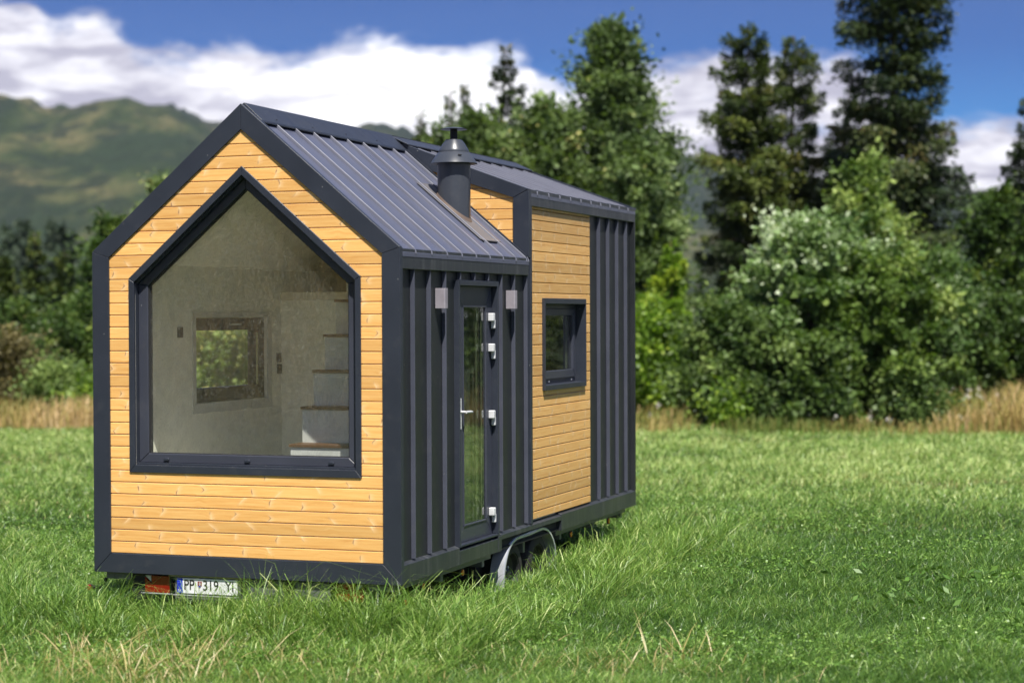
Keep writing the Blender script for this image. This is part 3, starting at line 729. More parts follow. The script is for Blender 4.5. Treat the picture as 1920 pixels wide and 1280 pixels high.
# ground sheet, finer near the house
m, t, out = material('soil_and_short_sward'); o = t.coord()
n1 = t.noise(o, .35, 5, .6); n2 = t.noise(o, 9., 4, .65)
c = t.mix(t.maprange(n1, .35, .65), (.014, .028, .006), (.024, .046, .009)); c = t.mix(t.maprange(n2, .4, .7)*.5, c, (.050, .045, .020))
principled(t, out, c, .9, 0, .2, t.bump(n2, .6, .05)); M['ground'] = m
gxs = np.concatenate([-np.geomspace(6000, 32, 26), np.arange(-30, 30.1, .6), np.geomspace(32, 6000, 26)])
gys = np.concatenate([-np.geomspace(6000, 62, 22), np.arange(-60, 50.1, .6), np.geomspace(52, 6000, 26)])
GX, GY = np.meshgrid(gxs, gys); Zg = ground_z(GX, GY)
far_ = np.hypot(GX, GY) > 300; Zg = np.where(far_, np.minimum(Zg, 2.0), Zg)
nx, ny = len(gxs), len(gys); idx = np.arange(nx*ny).reshape(ny, nx)
Fg = np.stack([idx[:-1, :-1], idx[:-1, 1:], idx[1:, 1:], idx[1:, :-1]], -1).reshape(-1, 4)
go = quadmesh('ground', np.stack([GX, GY, Zg-.01], -1).reshape(-1, 3), Fg, M['ground'], smooth=True)
tag(go, 'flat green meadow ground reaching to the tree line', 'ground', kind='structure')

def mat_leaf(name, stops, rough=.45, trans=.35, spec=.4, tr_col=None):
    m, t, out = material(name); f = t.attr('tint'); c = t.ramp(f, stops)
    p = principled(t, None, c, rough, 0., spec)
    tl = t.new('ShaderNodeBsdfTranslucent'); t.put(tl.inputs[0], t.mix(1.0, c, tr_col or (1.25, 1.35, .55), 'MULTIPLY'))
    mx = t.new('ShaderNodeMixShader'); mx.inputs[0].default_value = trans
    t.l.new(p.outputs[0], mx.inputs[1]); t.l.new(tl.outputs[0], mx.inputs[2]); t.l.new(mx.outputs[0], out.inputs[0]); return m
M['grass'] = mat_leaf('grass_blades', [(0, (.028, .075, .012)), (.32, (.102, .208, .032)), (.6, (.240, .378, .078)), (.80, (.54, .62, .24)), (.86, (.34, .30, .10)), (.93, (.52, .40, .19)), (1, (.70, .58, .36))], .40, .24, .45)
M['dry'] = mat_leaf('dry_grass', [(0, (.10, .17, .03)), (.3, (.26, .26, .07)), (.6, (.50, .38, .14)), (.85, (.60, .42, .22)), (1, (.70, .56, .34))], .6, .35, .3, (1.1, 1.0, .7))

def blades(x, y, h, wd, tint, lean=.45, bend=.6, three=False):
    n = len(x); z = ground_z(x, y)
    a = rng.uniform(0, 2*np.pi, n); dx, dy = np.cos(a), np.sin(a)              # blade width direction
    b = rng.uniform(0, 2*np.pi, n); lx, ly = np.cos(b)+.25, np.sin(b)-.1       # lean direction
    L = h*lean*rng.random(n); Bd = h*bend*rng.random(n)**1.3
    base = np.stack([x, y, z], 1); W_ = np.stack([dx, dy, 0*dx], 1)*wd[:, None]/2; ld = np.stack([lx, ly, 0*lx], 1)
    up = np.array([0, 0, 1.])
    p1 = base+ld*(L*.35+Bd*.08)[:, None]+up*(h*.45)[:, None]
    p2 = base+ld*(L*.7+Bd*.42)[:, None]+up*(h*.80)[:, None]
    dz = np.clip(1-.35*Bd/(h+1e-6), .5, 1)
    p3 = base+ld*(L+Bd)[:, None]+up*(h*dz)[:, None]
    V = np.stack([base-W_*.8, base+W_*.8, p1-W_, p1+W_, p2-W_*.7, p2+W_*.7, p3], 1).reshape(-1, 3)
    i = np.arange(n)[:, None]*7
    Q = np.concatenate([i+np.array([[0, 1, 3, 2]]), i+np.array([[2, 3, 5, 4]])], 0); Tt = i+np.array([[4, 5, 6]])
    return V, Q, Tt, np.concatenate([tint, tint]), tint
def collect(parts):
    V, Q, Tt, tq, tt = [], [], [], [], []; k = 0
    for v, q, t3, a, b in parts:
        V.append(v); Q.append(q+k); Tt.append(t3+k); tq.append(a); tt.append(b); k += len(v)
    return np.concatenate(V), np.concatenate(Q), np.concatenate(Tt), np.concatenate(tq+tt)
def sector(n, D0, D1, p0=-500, p1=2420, power=1.0):
    """points spread over the field in front of the camera, denser close by"""
    u = rng.random(n); D = D0*(D1/D0)**u if power == 1 else (D0**power+(D1**power-D0**power)*u)**(1/power)
    px = rng.uniform(p0, p1, n); k = (px-960)/F
    return CAM[0]+D*(HS+k*HC), CAM[1]+D*(HC-k*HS), D, px
def outside(x, y, mx_=.0):
    return ~((x > .12+mx_) & (x < 2.38-mx_) & (y > .14) & (y < 5.9))
parts = []
def field(n, D0, D1, hb, wd, p0=-500, p1=2420, power=1.0, ln=.45, bd=.6):
    x, y, D, px = sector(n, D0, D1, p0, p1, power); k = outside(x, y); x, y, D, px = x[k], y[k], D[k], px[k]; n = len(x)
    big = vnoise(x, y, 3.1, 3)*.6+vnoise(x, y, 1.1, 4)*.4; fine = vnoise(x, y, .35, 5)
    h = hb*(.55+.55*fine+.35*big)*rng.uniform(.6, 1.25, n)
    tint = np.clip(.12+.42*big+.18*(fine-.5)+rng.normal(0, .23, n)+.22*np.clip((D-20)/12, 0, 1), 0, .80)
    # darker tint on the right foreground, yellower left of the house
    tint -= .13*np.clip((px-1150)/500, 0, 1)*np.clip((24-D)/6, 0, 1)
    # dry mown streaks across the far field
    band = vnoise(px/300., D, 1.6, 9)
    dry = (rng.random(n) < np.clip((band-.62)*1.4, 0, .3)*np.clip((D-19)/3, 0, 1)) | (rng.random(n) < .018)
    yb = np.abs(D-(26.8-(px-1500)*.0026)+(vnoise(px/60., D*0, 1., 71)-.5)*1.2)
    dry |= (rng.random(n) < .42*np.clip(1-yb/.8, 0, 1)*np.clip((px-1330)/350, 0, 1))
    h = h*(1-.4*dry)
    tint = np.clip(tint, 0, .80); tint[dry] = rng.uniform(.84, .97, dry.sum())
    W_ = np.maximum(wd, D*.00028)*rng.uniform(.6, 1.4, n)
    return blades(x, y, h, W_, tint, ln, bd)
parts.append(field(280000, 11.3, 20, .135, .0040, -300, 2220, ln=.9, bd=1.0)); parts.append(field(210000, 11.3, 20, .105, .0040, -300, 2220, ln=2.1, bd=1.4))
parts.append(field(270000, 20, 39.5, .10, .0055, ln=1.2, bd=.9))
parts.append(field(60000, 8.5, 21, .14, .006, 2220, 3600, ln=1.1, bd=1.0)); parts.append(field(40000, 9.5, 21, .14, .006, -1500, -300, ln=1.1, bd=1.0)); parts.append(field(40000, 8.0, 11.3, .13, .006, -500, 2400, ln=1.1, bd=1.0))
parts.append(field(60000, 20, 39.5, .12, .011, 2400, 3900, ln=1.2, bd=.9)); parts.append(field(40000, 20, 39.5, .12, .011, -1800, -480, ln=1.2, bd=.9))
# taller uncut fringe against the trailer
def fringe(n, x0, x1, y0, y1, h0, h1, fade=None):
    x = rng.uniform(x0, x1, n); y = rng.uniform(y0, y1, n); k = outside(x, y); x, y = x[k], y[k]; n = len(x)
    cl_ = vnoise(x, y, .22, 11)**1.5; big = vnoise(x, y, .75, 12)
    h = rng.uniform(h0, h1, n)*(.40+.70*cl_+.35*big)
    h = h*(1-.35*((x > 2.3) & (x < 3.0) & (y > 1.6) & (y < 3.0)))
    if fade is not None:
        h = h*(.45+.55*np.clip(1-(fade-y)/1.1, 0, 1))*(1-.16*((x > .68) & (x < 1.22)))
    return blades(x, y, h, rng.uniform(.0035, .007, n), np.clip(rng.normal(.40, .20, n)+.15*(big-.5), 0, .8), .7, 1.1)
parts.append(fringe(17000, -.9, 3.3, -1.6, .10, .28, .48, -.25)); parts.append(fringe(500, -.1, 2.6, -.50, -.03, .40, .62))
parts.append(fringe(9000, 2.42, 3.4, -.4, 6.6, .22, .38)); parts.append(fringe(300, 2.5, 2.9, 1.9, 6.0, .32, .46)); parts.append(fringe(3000, -.7, .1, 0, 6, .2, .36))
# straw stubble in the foreground and here and there in the sward
def straw(cx, D, n, spread, h0, h1):
    x0, y0 = at(cx, D); x = x0+rng.normal(0, spread, n); y = y0+rng.normal(0, spread*.7, n)
    k = vnoise(x, y, .16, 15) > rng.uniform(.15, .75, n); x, y = x[k], y[k]; n = len(x)
    return blades(x, y, h0*.4+(h1*.8-h0*.4)*rng.random(n)**1.6, rng.uniform(.0035, .009, n), rng.uniform(.84, .99, n), 1.5, .2)
for a_ in [(150, 12.4, 420, .55, .16, .36), (270, 12.45, 380, .5, .18, .40), (380, 12.35, 420, .6, .15, .34), (60, 12.4, 380, .25, .12, .28), (450, 12.5, 300, .3, .1, .26), (20, 13.6, 40, .2, .12, .24), (260, 14.0, 25, .25, .12, .26), (480, 13.8, 45, .35, .14, .28), (600, 13.8, 40, .35, .14, .28), (700, 13.5, 40, .3, .14, .30), (760, 12.9, 60, .35, .1, .22), (640, 12.35, 420, .6, .10, .22),
           (150, 12.42, 1500, .9, .10, .27), (650, 12.38, 1100, .9, .10, .24), (1150, 12.4, 800, .6, .10, .25), (1250, 12.8, 70, .10, .24, .48), (1300, 12.6, 60, .16, .16, .34), (1200, 12.45, 300, .30, .12, .28), (1100, 12.4, 260, .4, .1, .24), (900, 12.4, 300, .6, .1, .22), (1000, 12.9, 50, .4, .1, .22), (1450, 12.7, 30, .4, .08, .16), (1195, 20.5, 60, .5, .05, .12), (1300, 22.5, 160, .8, .05, .10), (60, 24, 60, .8, .08, .16), (1700, 17.2, 40, .5, .08, .16), (1560, 14.3, 14, .2, .1, .2)]:
    parts.append(straw(*a_))
V, Q, Tt, tn = collect(parts)
# clover and dock leaves between the blades (small rhombic leaves, three to a stalk)
def leaf_quads(P, Dr, size, aspect, tint, fold=None):
    n = len(P); Dr = Dr/np.linalg.norm(Dr, axis=1)[:, None]
    r = rng.normal(size=(n, 3)); Sd = np.cross(Dr, r); Sd /= np.linalg.norm(Sd, axis=1)[:, None]+1e-9
    size = np.broadcast_to(size, (n,))[:, None]
    a = P; b = P+Dr*size*.5+Sd*size*.5/aspect; c = P+Dr*size; d = P+Dr*size*.5-Sd*size*.5/aspect
    return np.stack([a, b, c, d], 1).reshape(-1, 3), np.arange(n*4).reshape(n, 4)
x, y, D, px = sector(55000, 12., 24., -350, 2270); k = outside(x, y)
cl2 = vnoise(x, y, 1.3, 21); k &= (cl2 > .55) | ((px < 500) & (D < 15) & (cl2 > .35)); k &= rng.random(len(x)) < .75
x, y = x[k], y[k]; n = len(x); z = ground_z(x, y)+rng.uniform(.05, .15, n)
P = np.repeat(np.stack([x, y, z], 1), 3, 0); an = np.repeat(rng.uniform(0, 6.28, n), 3)+np.tile([0, 2.09, 4.19], n)
Dr = np.stack([np.cos(an), np.sin(an), rng.uniform(-.1, .45, 3*n)], 1)
lv, lq = leaf_quads(P, Dr, rng.uniform(.012, .026, 3*n), 1.15, None)
lt = np.clip(np.repeat(rng.normal(.36, .12, n), 3), .05, .78)
x, y, D, px = sector(900, 12.6, 17., 1350, 2200); cl2 = vnoise(x, y, .8, 22); k = cl2 > .6; x, y = x[k], y[k]; n = len(x)
P = np.stack([x, y, ground_z(x, y)+rng.uniform(.06, .16, n)], 1); an = rng.uniform(0, 6.28, n)
dv, dq = leaf_quads(P, np.stack([np.cos(an), np.sin(an), rng.uniform(.1, .8, n)], 1), rng.uniform(.04, .10, n), 2.4, None)
Q = np.concatenate([Q, lq+len(V), dq+len(V)+len(lv)]); V = np.concatenate([V, lv, dv])
nq0 = len(Q)-len(lq)-len(dq)
tq_all = tn[:nq0]; tt_all = tn[nq0:]
tint_all = np.concatenate([tq_all, lt, np.clip(rng.normal(.20, .08, len(dq)), 0, .5), tt_all])
gr = quadmesh('meadow_grass', V, Q, M['grass'], tint_all, tri=Tt)
tag(gr, 'lush green grass with clover and straw stubble around the tiny house', 'grass', kind='stuff')

# tall dry grass: along the tree line, and on the bank behind the camera that the glass reflects
parts = []
x, y, D, px = sector(60000, 36., 47., -700, 3000, 1.0); k = D > 38.9-(px/1920)*2.6+.5*vnoise(px/300., D*0, 1., 61); x, y, D, px = x[k], y[k], D[k], px[k]; n = len(x)
hh = .16+.34*vnoise(x, y, 2.5, 31)+.38*np.clip((px-1660)/200, 0, 1)*(.6+.6*vnoise(x, y, 1.4, 35))+.22*np.clip((300-px)/150, 0, 1)
k = vnoise(x, y, 1.2, 33)*(.5+.5*rng.random(n)) > .24; x, y, D, px, hh = x[k], y[k], D[k], px[k], hh[k]; n = len(x)
parts.append(blades(x, y, hh*rng.uniform(.5, 1.15, n), rng.uniform(.012, .024, n), np.clip(-.02+.75*vnoise(x, y, 1.8, 32)+.15*np.clip((px-1650)/200, 0, 1)+.22*np.clip((500-px)/200, 0, 1)+rng.normal(0, .17, n), 0, 1), .35, .5))
# reflection in the door: the field edge further right
x = rng.uniform(4, 26, 16000); y = rng.uniform(25.5, 31, 16000)-.12*x
parts.append(blades(x, y, rng.uniform(.5, 1.0, len(x)), rng.uniform(.012, .024, len(x)), np.clip(rng.normal(.6, .18, len(x)), 0, 1), .35, .5))
x = rng.uniform(-26, 3, 110000); y = rng.uniform(-60, -17.5, 110000); k = np.random.default_rng(3).random(len(x)) < np.clip(1.25-(-17.5-y)/45., .3, 1); x, y = x[k], y[k]
parts.append(blades(x, y, rng.uniform(.45, 1.05, len(x)), rng.uniform(.010, .022, len(x)), np.clip(.25+.5*vnoise(x, y, 3., 34)+rng.normal(0, .16, len(x)), 0, 1), .5, .6))
V, Q, Tt, tn = collect(parts)
dg_ = quadmesh('tall_dry_grass', V, Q, M['dry'], tn, tri=Tt)
tag(dg_, 'tall golden dry grass along the edge of the meadow', 'dry grass', kind='stuff')
# white umbel flowers in the strip
M['umbel'] = mat_leaf('white_flowers', [(0, (.72, .66, .62)), (1, (.85, .82, .78))], .7, .3, .2, (1, 1, 1))
fp = []
for cx, dd, n, sp_, zz in [(1690, 39.4, 26, .30, .25), (1720, 39.6, 12, .45, .3), (1560, 39.3, 5, .8, .25), (1360, 39.5, 6, .5, .3), (1640, 39.6, 12, 1.0, .35), (1850, 40.2, 22, .9, .6), (1800, 40, 8, .8, .5), (1270, 39.8, 3, .4, .4)]:
    x0, y0 = at(cx, dd)
    for _ in range(n):
        c = np.array([x0+rng.normal(0, sp_), y0+rng.normal(0, .4), 0]); c[2] = ground_z(c[0], c[1])+zz*rng.uniform(.5, 1.2)
        kk = 14; pos = c+rng.normal(0, .022, (kk, 3)); fp.append(pos)
P = np.concatenate(fp); lv, lq = leaf_quads(P, rng.normal(size=(len(P), 3))+np.array([0, 0, .6]), .03, 1.1, None)
fo = quadmesh('wild_flowers', lv, lq, M['umbel'], rng.random(len(lq)))
tag(fo, 'small white umbel flowers scattered in the dry grass strip', 'flowers', kind='stuff')

# ------------------------------------------------------------------ trees and shrubs
BARK = {}
def bark(name, c1, c2, birch=False):
    m, t, out = material(name); o = t.coord(); x, y, z = t.sep(o)
    n1 = t.noise(t.comb(x*9., y*9., z*1.5), 2., 5, .65)
    c = t.mix(t.maprange(n1, .35, .7), c1, c2)
    if birch: c = t.mix(t.maprange(t.noise(t.comb(x*2., y*2., z*9.), 1.5, 3), .58, .66), c, (.03, .028, .025))
    principled(t, out, c, .85, 0, .2, t.bump(n1, .6, .02)); BARK[name] = m
bark('grey_bark', (.10, .085, .07), (.20, .17, .14)); bark('brown_bark', (.07, .045, .03), (.14, .095, .065)); bark('birch_bark', (.62, .56, .48), (.75, .70, .62), True)
LEAF = {
 'spruce': mat_leaf('spruce_needles', [(0, (0.012, 0.026, 0.008)), (.45, (0.034, 0.058, 0.014)), (.8, (0.082, 0.105, 0.026)), (1, (0.17, 0.13, 0.045))], .5, .15),
 'spruce_warm': mat_leaf('spruce_needles_warm', [(0, (0.018, 0.034, 0.008)), (.45, (0.058, 0.090, 0.016)), (.8, (0.145, 0.180, 0.034)), (1, (0.27, 0.24, 0.065))], .5, .2),  # yellower, brighter needle tone
 'dark': mat_leaf('dark_foliage', [(0, (0.020, 0.044, 0.009)), (.5, (0.063, 0.115, 0.022)), (1, (0.182, 0.237, 0.050))], .5, .28, .28),
 'olive': mat_leaf('olive_foliage', [(0, (0.040, 0.070, 0.020)), (.5, (0.132, 0.195, 0.062)), (.85, (0.27, 0.35, 0.135)), (1, (0.46, 0.42, 0.16))], .5, .3, .28),
 'green': mat_leaf('green_foliage', [(0, (0.026, 0.056, 0.012)), (.5, (0.100, 0.160, 0.040)), (1, (0.250, 0.330, 0.095))], .5, .32, .28),
 'pale': mat_leaf('willow_foliage', [(0, (0.035, 0.077, 0.018)), (.5, (0.119, 0.198, 0.050)), (.75, (0.22, 0.31, 0.13)), (1, (0.60, 0.68, 0.47))], .5, .25, .28),
 'yellow': mat_leaf('yellow_green_foliage', [(0, (0.060, 0.130, 0.012)), (.5, (0.200, 0.330, 0.035)), (1, (0.42, 0.50, 0.07))], .45, .38),
 'birch': mat_leaf('birch_foliage', [(0, (0.034, 0.072, 0.012)), (.5, (0.130, 0.205, 0.040)), (1, (0.36, 0.44, 0.13))], .5, .32, .28),
 'russet': mat_leaf('russet_foliage', [(0, (0.042, 0.045, 0.014)), (.5, (0.119, 0.102, 0.035)), (1, (0.238, 0.192, 0.070))], .6, .25),
}
def interp(prof, f):
    a = np.array(prof); return np.interp(f, a[:, 0], a[:, 1])
def deciduous(name, label, cat, group, px, D, top_y, rad, mat, leaf=.085, n=26000, seed=1, base=.05, prof=None, bk='grey_bark', n_limb=7, clump=.42, nclump=None, tbias=0., pos=None, H=None, trunk_r=None, shell=.8):
    r = np.random.default_rng(seed); x0, y0 = at(px, D) if pos is None else pos
    z0 = float(ground_z(x0, y0)); ztop = CAM[2]+(590-top_y)/F*D if H is None else z0+H; H = ztop-z0
    rad = rad/F*D if rad > 12 else rad
    prof = prof or [(0, .55), (.15, .85), (.4, 1), (.65, .85), (.85, .5), (1, .12)]
    root = bpy.data.objects.new(name, None); COL.objects.link(root); root.location = (x0, y0, z0)
    tag(root, label, cat, group)
    # limbs
    tb = MB(); tr_ = trunk_r or max(.035, H*.016); wob = r.normal(0, .02*H, (6, 2)); wob[0] = 0
    tp = [(wob[i][0]*i/5, wob[i][1]*i/5, H*.93*i/5) for i in range(6)]
    tb.tube(tp, [tr_*(1-.17*i) for i in range(6)], 7)
    for k in range(n_limb):
        f = r.uniform(.12, .75); a = r.uniform(0, 6.28); zb = H*f*.9; R = interp(prof, min(1, f+.18))*rad*r.uniform(.6, .9)
        i = min(4, int(f*.9/.93*5)); bx, by = tp[i][0], tp[i][1]
        e = (bx+R*math.cos(a), by+R*math.sin(a), zb+R*r.uniform(.5, .9)); mdl = (bx+R*.45*math.cos(a), by+R*.45*math.sin(a), zb+(e[2]-zb)*.38)
        tb.tube([(bx, by, zb), mdl, e], [tr_*.42, tr_*.28, tr_*.10], 5)
    tb.build('trunk', BARK[bk], root, True)
    # clumps fill the crown envelope
    vol = H*rad*rad; nclump = nclump or int(np.clip(vol*22, 160, 1500)); zz = base+(1-base)*r.random(nclump)**.9
    th = r.uniform(0, 6.28, nclump); rr = interp(prof, zz)*rad*(1-r.random(nclump)**2.0*.85)*(1+.16*np.sin(th*3+seed)+.12*np.sin(th*5+zz*9)+.10*np.sin(zz*23+seed))
    C = np.stack([rr*np.cos(th), rr*np.sin(th), zz*H*.97], 1); cr = clump*(.18+.70*r.random(nclump)**2.2); cr = np.minimum(cr, .16+.30*interp(prof, zz)*rad)
    A_ = C*np.array([1, 1, 0.])/(np.linalg.norm(C[:, :2], axis=1)[:, None]+.05)+r.normal(0, .45, (nclump, 3))+np.array([0, 0, .55]); A_ /= np.linalg.norm(A_, axis=1)[:, None]
    ct = np.clip(r.normal(.40+tbias, .19, nclump), 0, 1)
    wts = cr**1.6; ci = r.choice(nclump, n, p=wts/wts.sum())
    d = r.normal(size=(n, 3)); sp_ = r.normal(0, 1, n)
    P = C[ci]+A_[ci]*(sp_*cr[ci]*1.05)[:, None]+d*(cr[ci]*.42)[:, None]; P[:, 2] = np.maximum(P[:, 2], .02)
    d = d/np.linalg.norm(d, axis=1)[:, None]
    Dr = d*.5+A_[ci]*.6+r.normal(size=(n, 3))*.5+np.array([0, 0, -.25])
    # leaves lie mostly face-up: build side vector horizontal-ish
    Dr /= np.linalg.norm(Dr, axis=1)[:, None]; sz = leaf*1.15*np.exp(r.normal(-.05, .38, n))
    nr = r.normal(size=(n, 3))*.75+np.array([.15, -.25, .9]); Sd = np.cross(Dr, nr); Sd /= np.linalg.norm(Sd, axis=1)[:, None]+1e-9
    a, b, c, e = P, P+Dr*(sz*.5)[:, None]+Sd*(sz*.34)[:, None], P+Dr*sz[:, None], P+Dr*(sz*.5)[:, None]-Sd*(sz*.34)[:, None]
    V = np.stack([a, b, c, e], 1).reshape(-1, 3); ti = np.clip(ct[ci]+r.normal(0, .14, n), 0, 1)
    if mat == 'pale':      # whitish turned-up leaves on the windward (upper left) side
        lft = -(P[:, 0]*HC-P[:, 1]*HS)/rad; ti = np.clip(ti-.08+.40*np.clip((lft+.6)*.7, 0, 1)*np.clip((P[:, 2]/H-.42)*2.2, 0, 1)+.25*(r.random(len(ti)) < .12), 0, 1)
    cr_o = quadmesh('crown', V, np.arange(n*4).reshape(n, 4), LEAF[mat], ti); cr_o.parent = root
    return root
def conifer(name, label, cat, group, px, D, top_y, rad, mat='spruce', n=30000, seed=1, prof=None, droop=.28, whorls=None, gap=.16, bk='brown_bark', pos=None, H=None, leaf=.12, low=.03, tw=1.0):
    r = np.random.default_rng(seed); x0, y0 = at(px, D) if pos is None else pos
    z0 = float(ground_z(x0, y0)); ztop = CAM[2]+(590-top_y)/F*D if H is None else z0+H; H = ztop-z0; rad = rad/F*D if rad > 12 else rad
    prof = prof or [(0, 1), (.2, .95), (.5, .75), (.75, .5), (.9, .28), (1, .04)]
    root = bpy.data.objects.new(name, None); COL.objects.link(root); root.location = (x0, y0, z0); tag(root, label, cat, group)
    tb = MB(); tr_ = max(.05, H*.014); tb.tube([(0, 0, 0), (r.normal(0, .03), 0, H*.4), (r.normal(0, .05), 0, H*.75), (0, 0, H)], [tr_, tr_*.75, tr_*.4, .015], 8)
    wh_ = whorls or int(H*3.4); BP, BD, BL, BT = [], [], [], []
    n = int(n*1.5); wh_ = int(wh_*1.7); lobes = r.uniform(0, 6.28, 3)
    for k in range(wh_):
        f = low+(1-low)*(k+r.random())/wh_; nb = r.integers(4, 8); ph = r.uniform(0, 6.28)
        if r.random() < gap: nb = max(2, nb-3)
        tone = np.clip(r.normal(.42, .16), 0, 1)
        for j in range(nb):
            a = ph+j*6.283/nb+r.normal(0, .25); L = max(.10, interp(prof, f)*rad*r.uniform(.40, 1.18)*(1+.18*math.sin(2*a+lobes[0]+f*9)+.12*math.sin(3*a+lobes[1]-f*17))); s = -droop+.62*f*f+r.normal(0, .16)
            BP.append((0, 0, min(H, f*H+r.normal(0, .12)))); BD.append((math.cos(a), math.sin(a), s)); BL.append(L); BT.append(np.clip(tone+r.normal(0, .10), 0, 1))
            if L > .5 and j % 2 == 0:
                tb.tube([(0, 0, f*H), (L*.5*math.cos(a), L*.5*math.sin(a), f*H+L*s*.45), (L*.85*math.cos(a), L*.85*math.sin(a), f*H+L*s*.75)], [.022, .014, .006], 4)
    tb.build('trunk', BARK[bk], root, True)
    BP, BD, BL, BT = map(np.array, (BP, BD, BL, BT)); wt_ = BL**1.35; bi = r.choice(len(BL), n, p=wt_/wt_.sum())
    u = r.random(n)**.55; L = BL[bi]; bd = BD[bi]; sidev = np.stack([-bd[:, 1], bd[:, 0], 0*u], 1)
    lat = r.normal(0, 1, n)*L*.17*tw*(1.15-u*.75)
    P = BP[bi]+bd*(L*u)[:, None]; P[:, 2] += .10*L*u*u
    P += sidev*lat[:, None]; P[:, 2] += -np.abs(r.normal(0, .24, n))*(.35+L*.45)-np.abs(lat)*.25
    P[:, 2] = np.maximum(P[:, 2], .03)
    Dr = bd*.8+sidev*np.sign(lat)[:, None]*.7+r.normal(size=(n, 3))*.35+np.array([0, 0, -.30]); Dr /= np.linalg.norm(Dr, axis=1)[:, None]
    sz = leaf*r.uniform(.6, 1.4, n); nr = r.normal(size=(n, 3))*.6+np.array([0, 0, .9]); Sd = np.cross(Dr, nr); Sd /= np.linalg.norm(Sd, axis=1)[:, None]+1e-9
    a, b, c, e = P, P+Dr*(sz*.5)[:, None]+Sd*(sz*.21)[:, None], P+Dr*sz[:, None], P+Dr*(sz*.5)[:, None]-Sd*(sz*.21)[:, None]
    V = np.stack([a, b, c, e], 1).reshape(-1, 3)
    cr_o = quadmesh('crown', V, np.arange(n*4).reshape(n, 4), LEAF[mat], np.clip(BT[bi]+r.normal(0, .12, n)+.12*(u-.6), 0, 1)); cr_o.parent = root
    return root
GT = 'trees along the meadow edge'; GB = 'shrubs along the meadow edge'
# --- left of the house
conifer('spruce_tree', 'dark conifer at the left edge of the photo, behind the russet shrub', 'tree', GT, 8, 52, 478, 52, 'spruce_warm', 16000, 11)
conifer('spruce_tree', 'tallest of the three dark conifers left of the house, under the hill', 'tree', GT, 66, 54, 432, 46, 'spruce_warm', 15000, 12)
conifer('spruce_tree', 'slim dark conifer between two others left of the house', 'tree', GT, 122, 56, 466, 44, 'spruce_warm', 14000, 13)
deciduous('broadleaf_tree', 'dark rounded tree touching the left eave of the house', 'tree', GT, 212, 50, 402, 66, 'dark', .085, 24000, 14)
deciduous('broadleaf_tree', 'yellow-green tree top peeping over the left roof slope', 'tree', GT, 300, 54, 328, 42, 'olive', .085, 16000, 15, prof=[(0, .7), (.4, 1), (.7, .7), (.9, .35), (1, .1)])
deciduous('shrub', 'russet brown shrub left of the house at the photo edge', 'shrub', GB, 22, 44, 622, 56, 'russet', .06, 16000, 16)
deciduous('shrub', 'dark green shrub close to the left wall of the house', 'shrub', GB, 148, 46, 560, 84, 'dark', .07, 26000, 17)
deciduous('shrub', 'dark shrub behind the russet one at the left edge', 'shrub', GB, 44, 48, 566, 78, 'dark', .07, 20000, 18)
deciduous('shrub', 'bright green low shrub above the dry grass left of the house', 'shrub', GB, 112, 43, 690, 76, 'green', .06, 20000, 19, tbias=.12)
deciduous('shrub', 'low bright green shrub half hidden by the left wall of the house', 'shrub', GB, 190, 42.6, 720, 44, 'yellow', .06, 10000, 20)
# seen through the inner window
deciduous('shrub', 'leafy shrub seen through the window in the far wall', 'shrub', GB, 430, 36, 560, 130, 'olive', .075, 30000, 21, tbias=.35)
conifer('spruce_tree', 'conifer behind the house, hidden by its gable', 'tree', GT, 560, 52, 330, 90, 'spruce_warm', 14000, 22)
# --- middle, above the roof
conifer('young_conifer', 'pale green young conifer just above the ridge, left of the flue', 'tree', GT, 792, 55, 208, 48, 'spruce_warm', 18000, 23, gap=.3)
conifer('young_conifer', 'thin conifer with see-through top directly behind the flue', 'tree', GT, 846, 57, 170, 46, 'spruce_warm', 16000, 24, gap=.3)
conifer('young_conifer', 'thin conifer with see-through top right behind the flue cap', 'tree', GT, 874, 60, 158, 46, 'spruce_warm', 16000, 25, gap=.3)
deciduous('broadleaf_tree', 'small olive green tree left of the flue, at the foot of the thin conifers', 'tree', GT, 826, 51, 236, 52, 'olive', .09, 16000, 51)
conifer('spruce_tree', 'dark pointed spruce rising over the flue and olive trees', 'tree', GT, 951, 54, 88, 96, 'spruce', 40000, 26)
deciduous('broadleaf_tree', 'olive green tree right behind the dormer roof and the flue', 'tree', GT, 892, 50, 208, 98, 'olive', .095, 40000, 27, clump=.46)
deciduous('broadleaf_tree', 'olive green tree between the spruce and the tallest broadleaf tree', 'tree', GT, 1022, 49, 185, 100, 'olive', .095, 44000, 28, clump=.46)
deciduous('broadleaf_tree', 'tall tree with a pointed top and pale trunk behind the dormer', 'tree', GT, 1148, 50, 34, 140, 'olive', .10, 70000, 29, prof=[(0, .9), (.35, 1), (.55, .92), (.72, .72), (.86, .42), (.95, .22), (1, .05)], clump=.5, bk='birch_bark', tbias=-.16)
deciduous('broadleaf_tree', 'lower olive tree touching the right upper corner of the house', 'tree', GT, 1196, 46, 262, 74, 'olive', .09, 34000, 30, tbias=-.04, prof=[(0, .8), (.3, 1), (.6, .85), (.85, .55), (1, .2)])
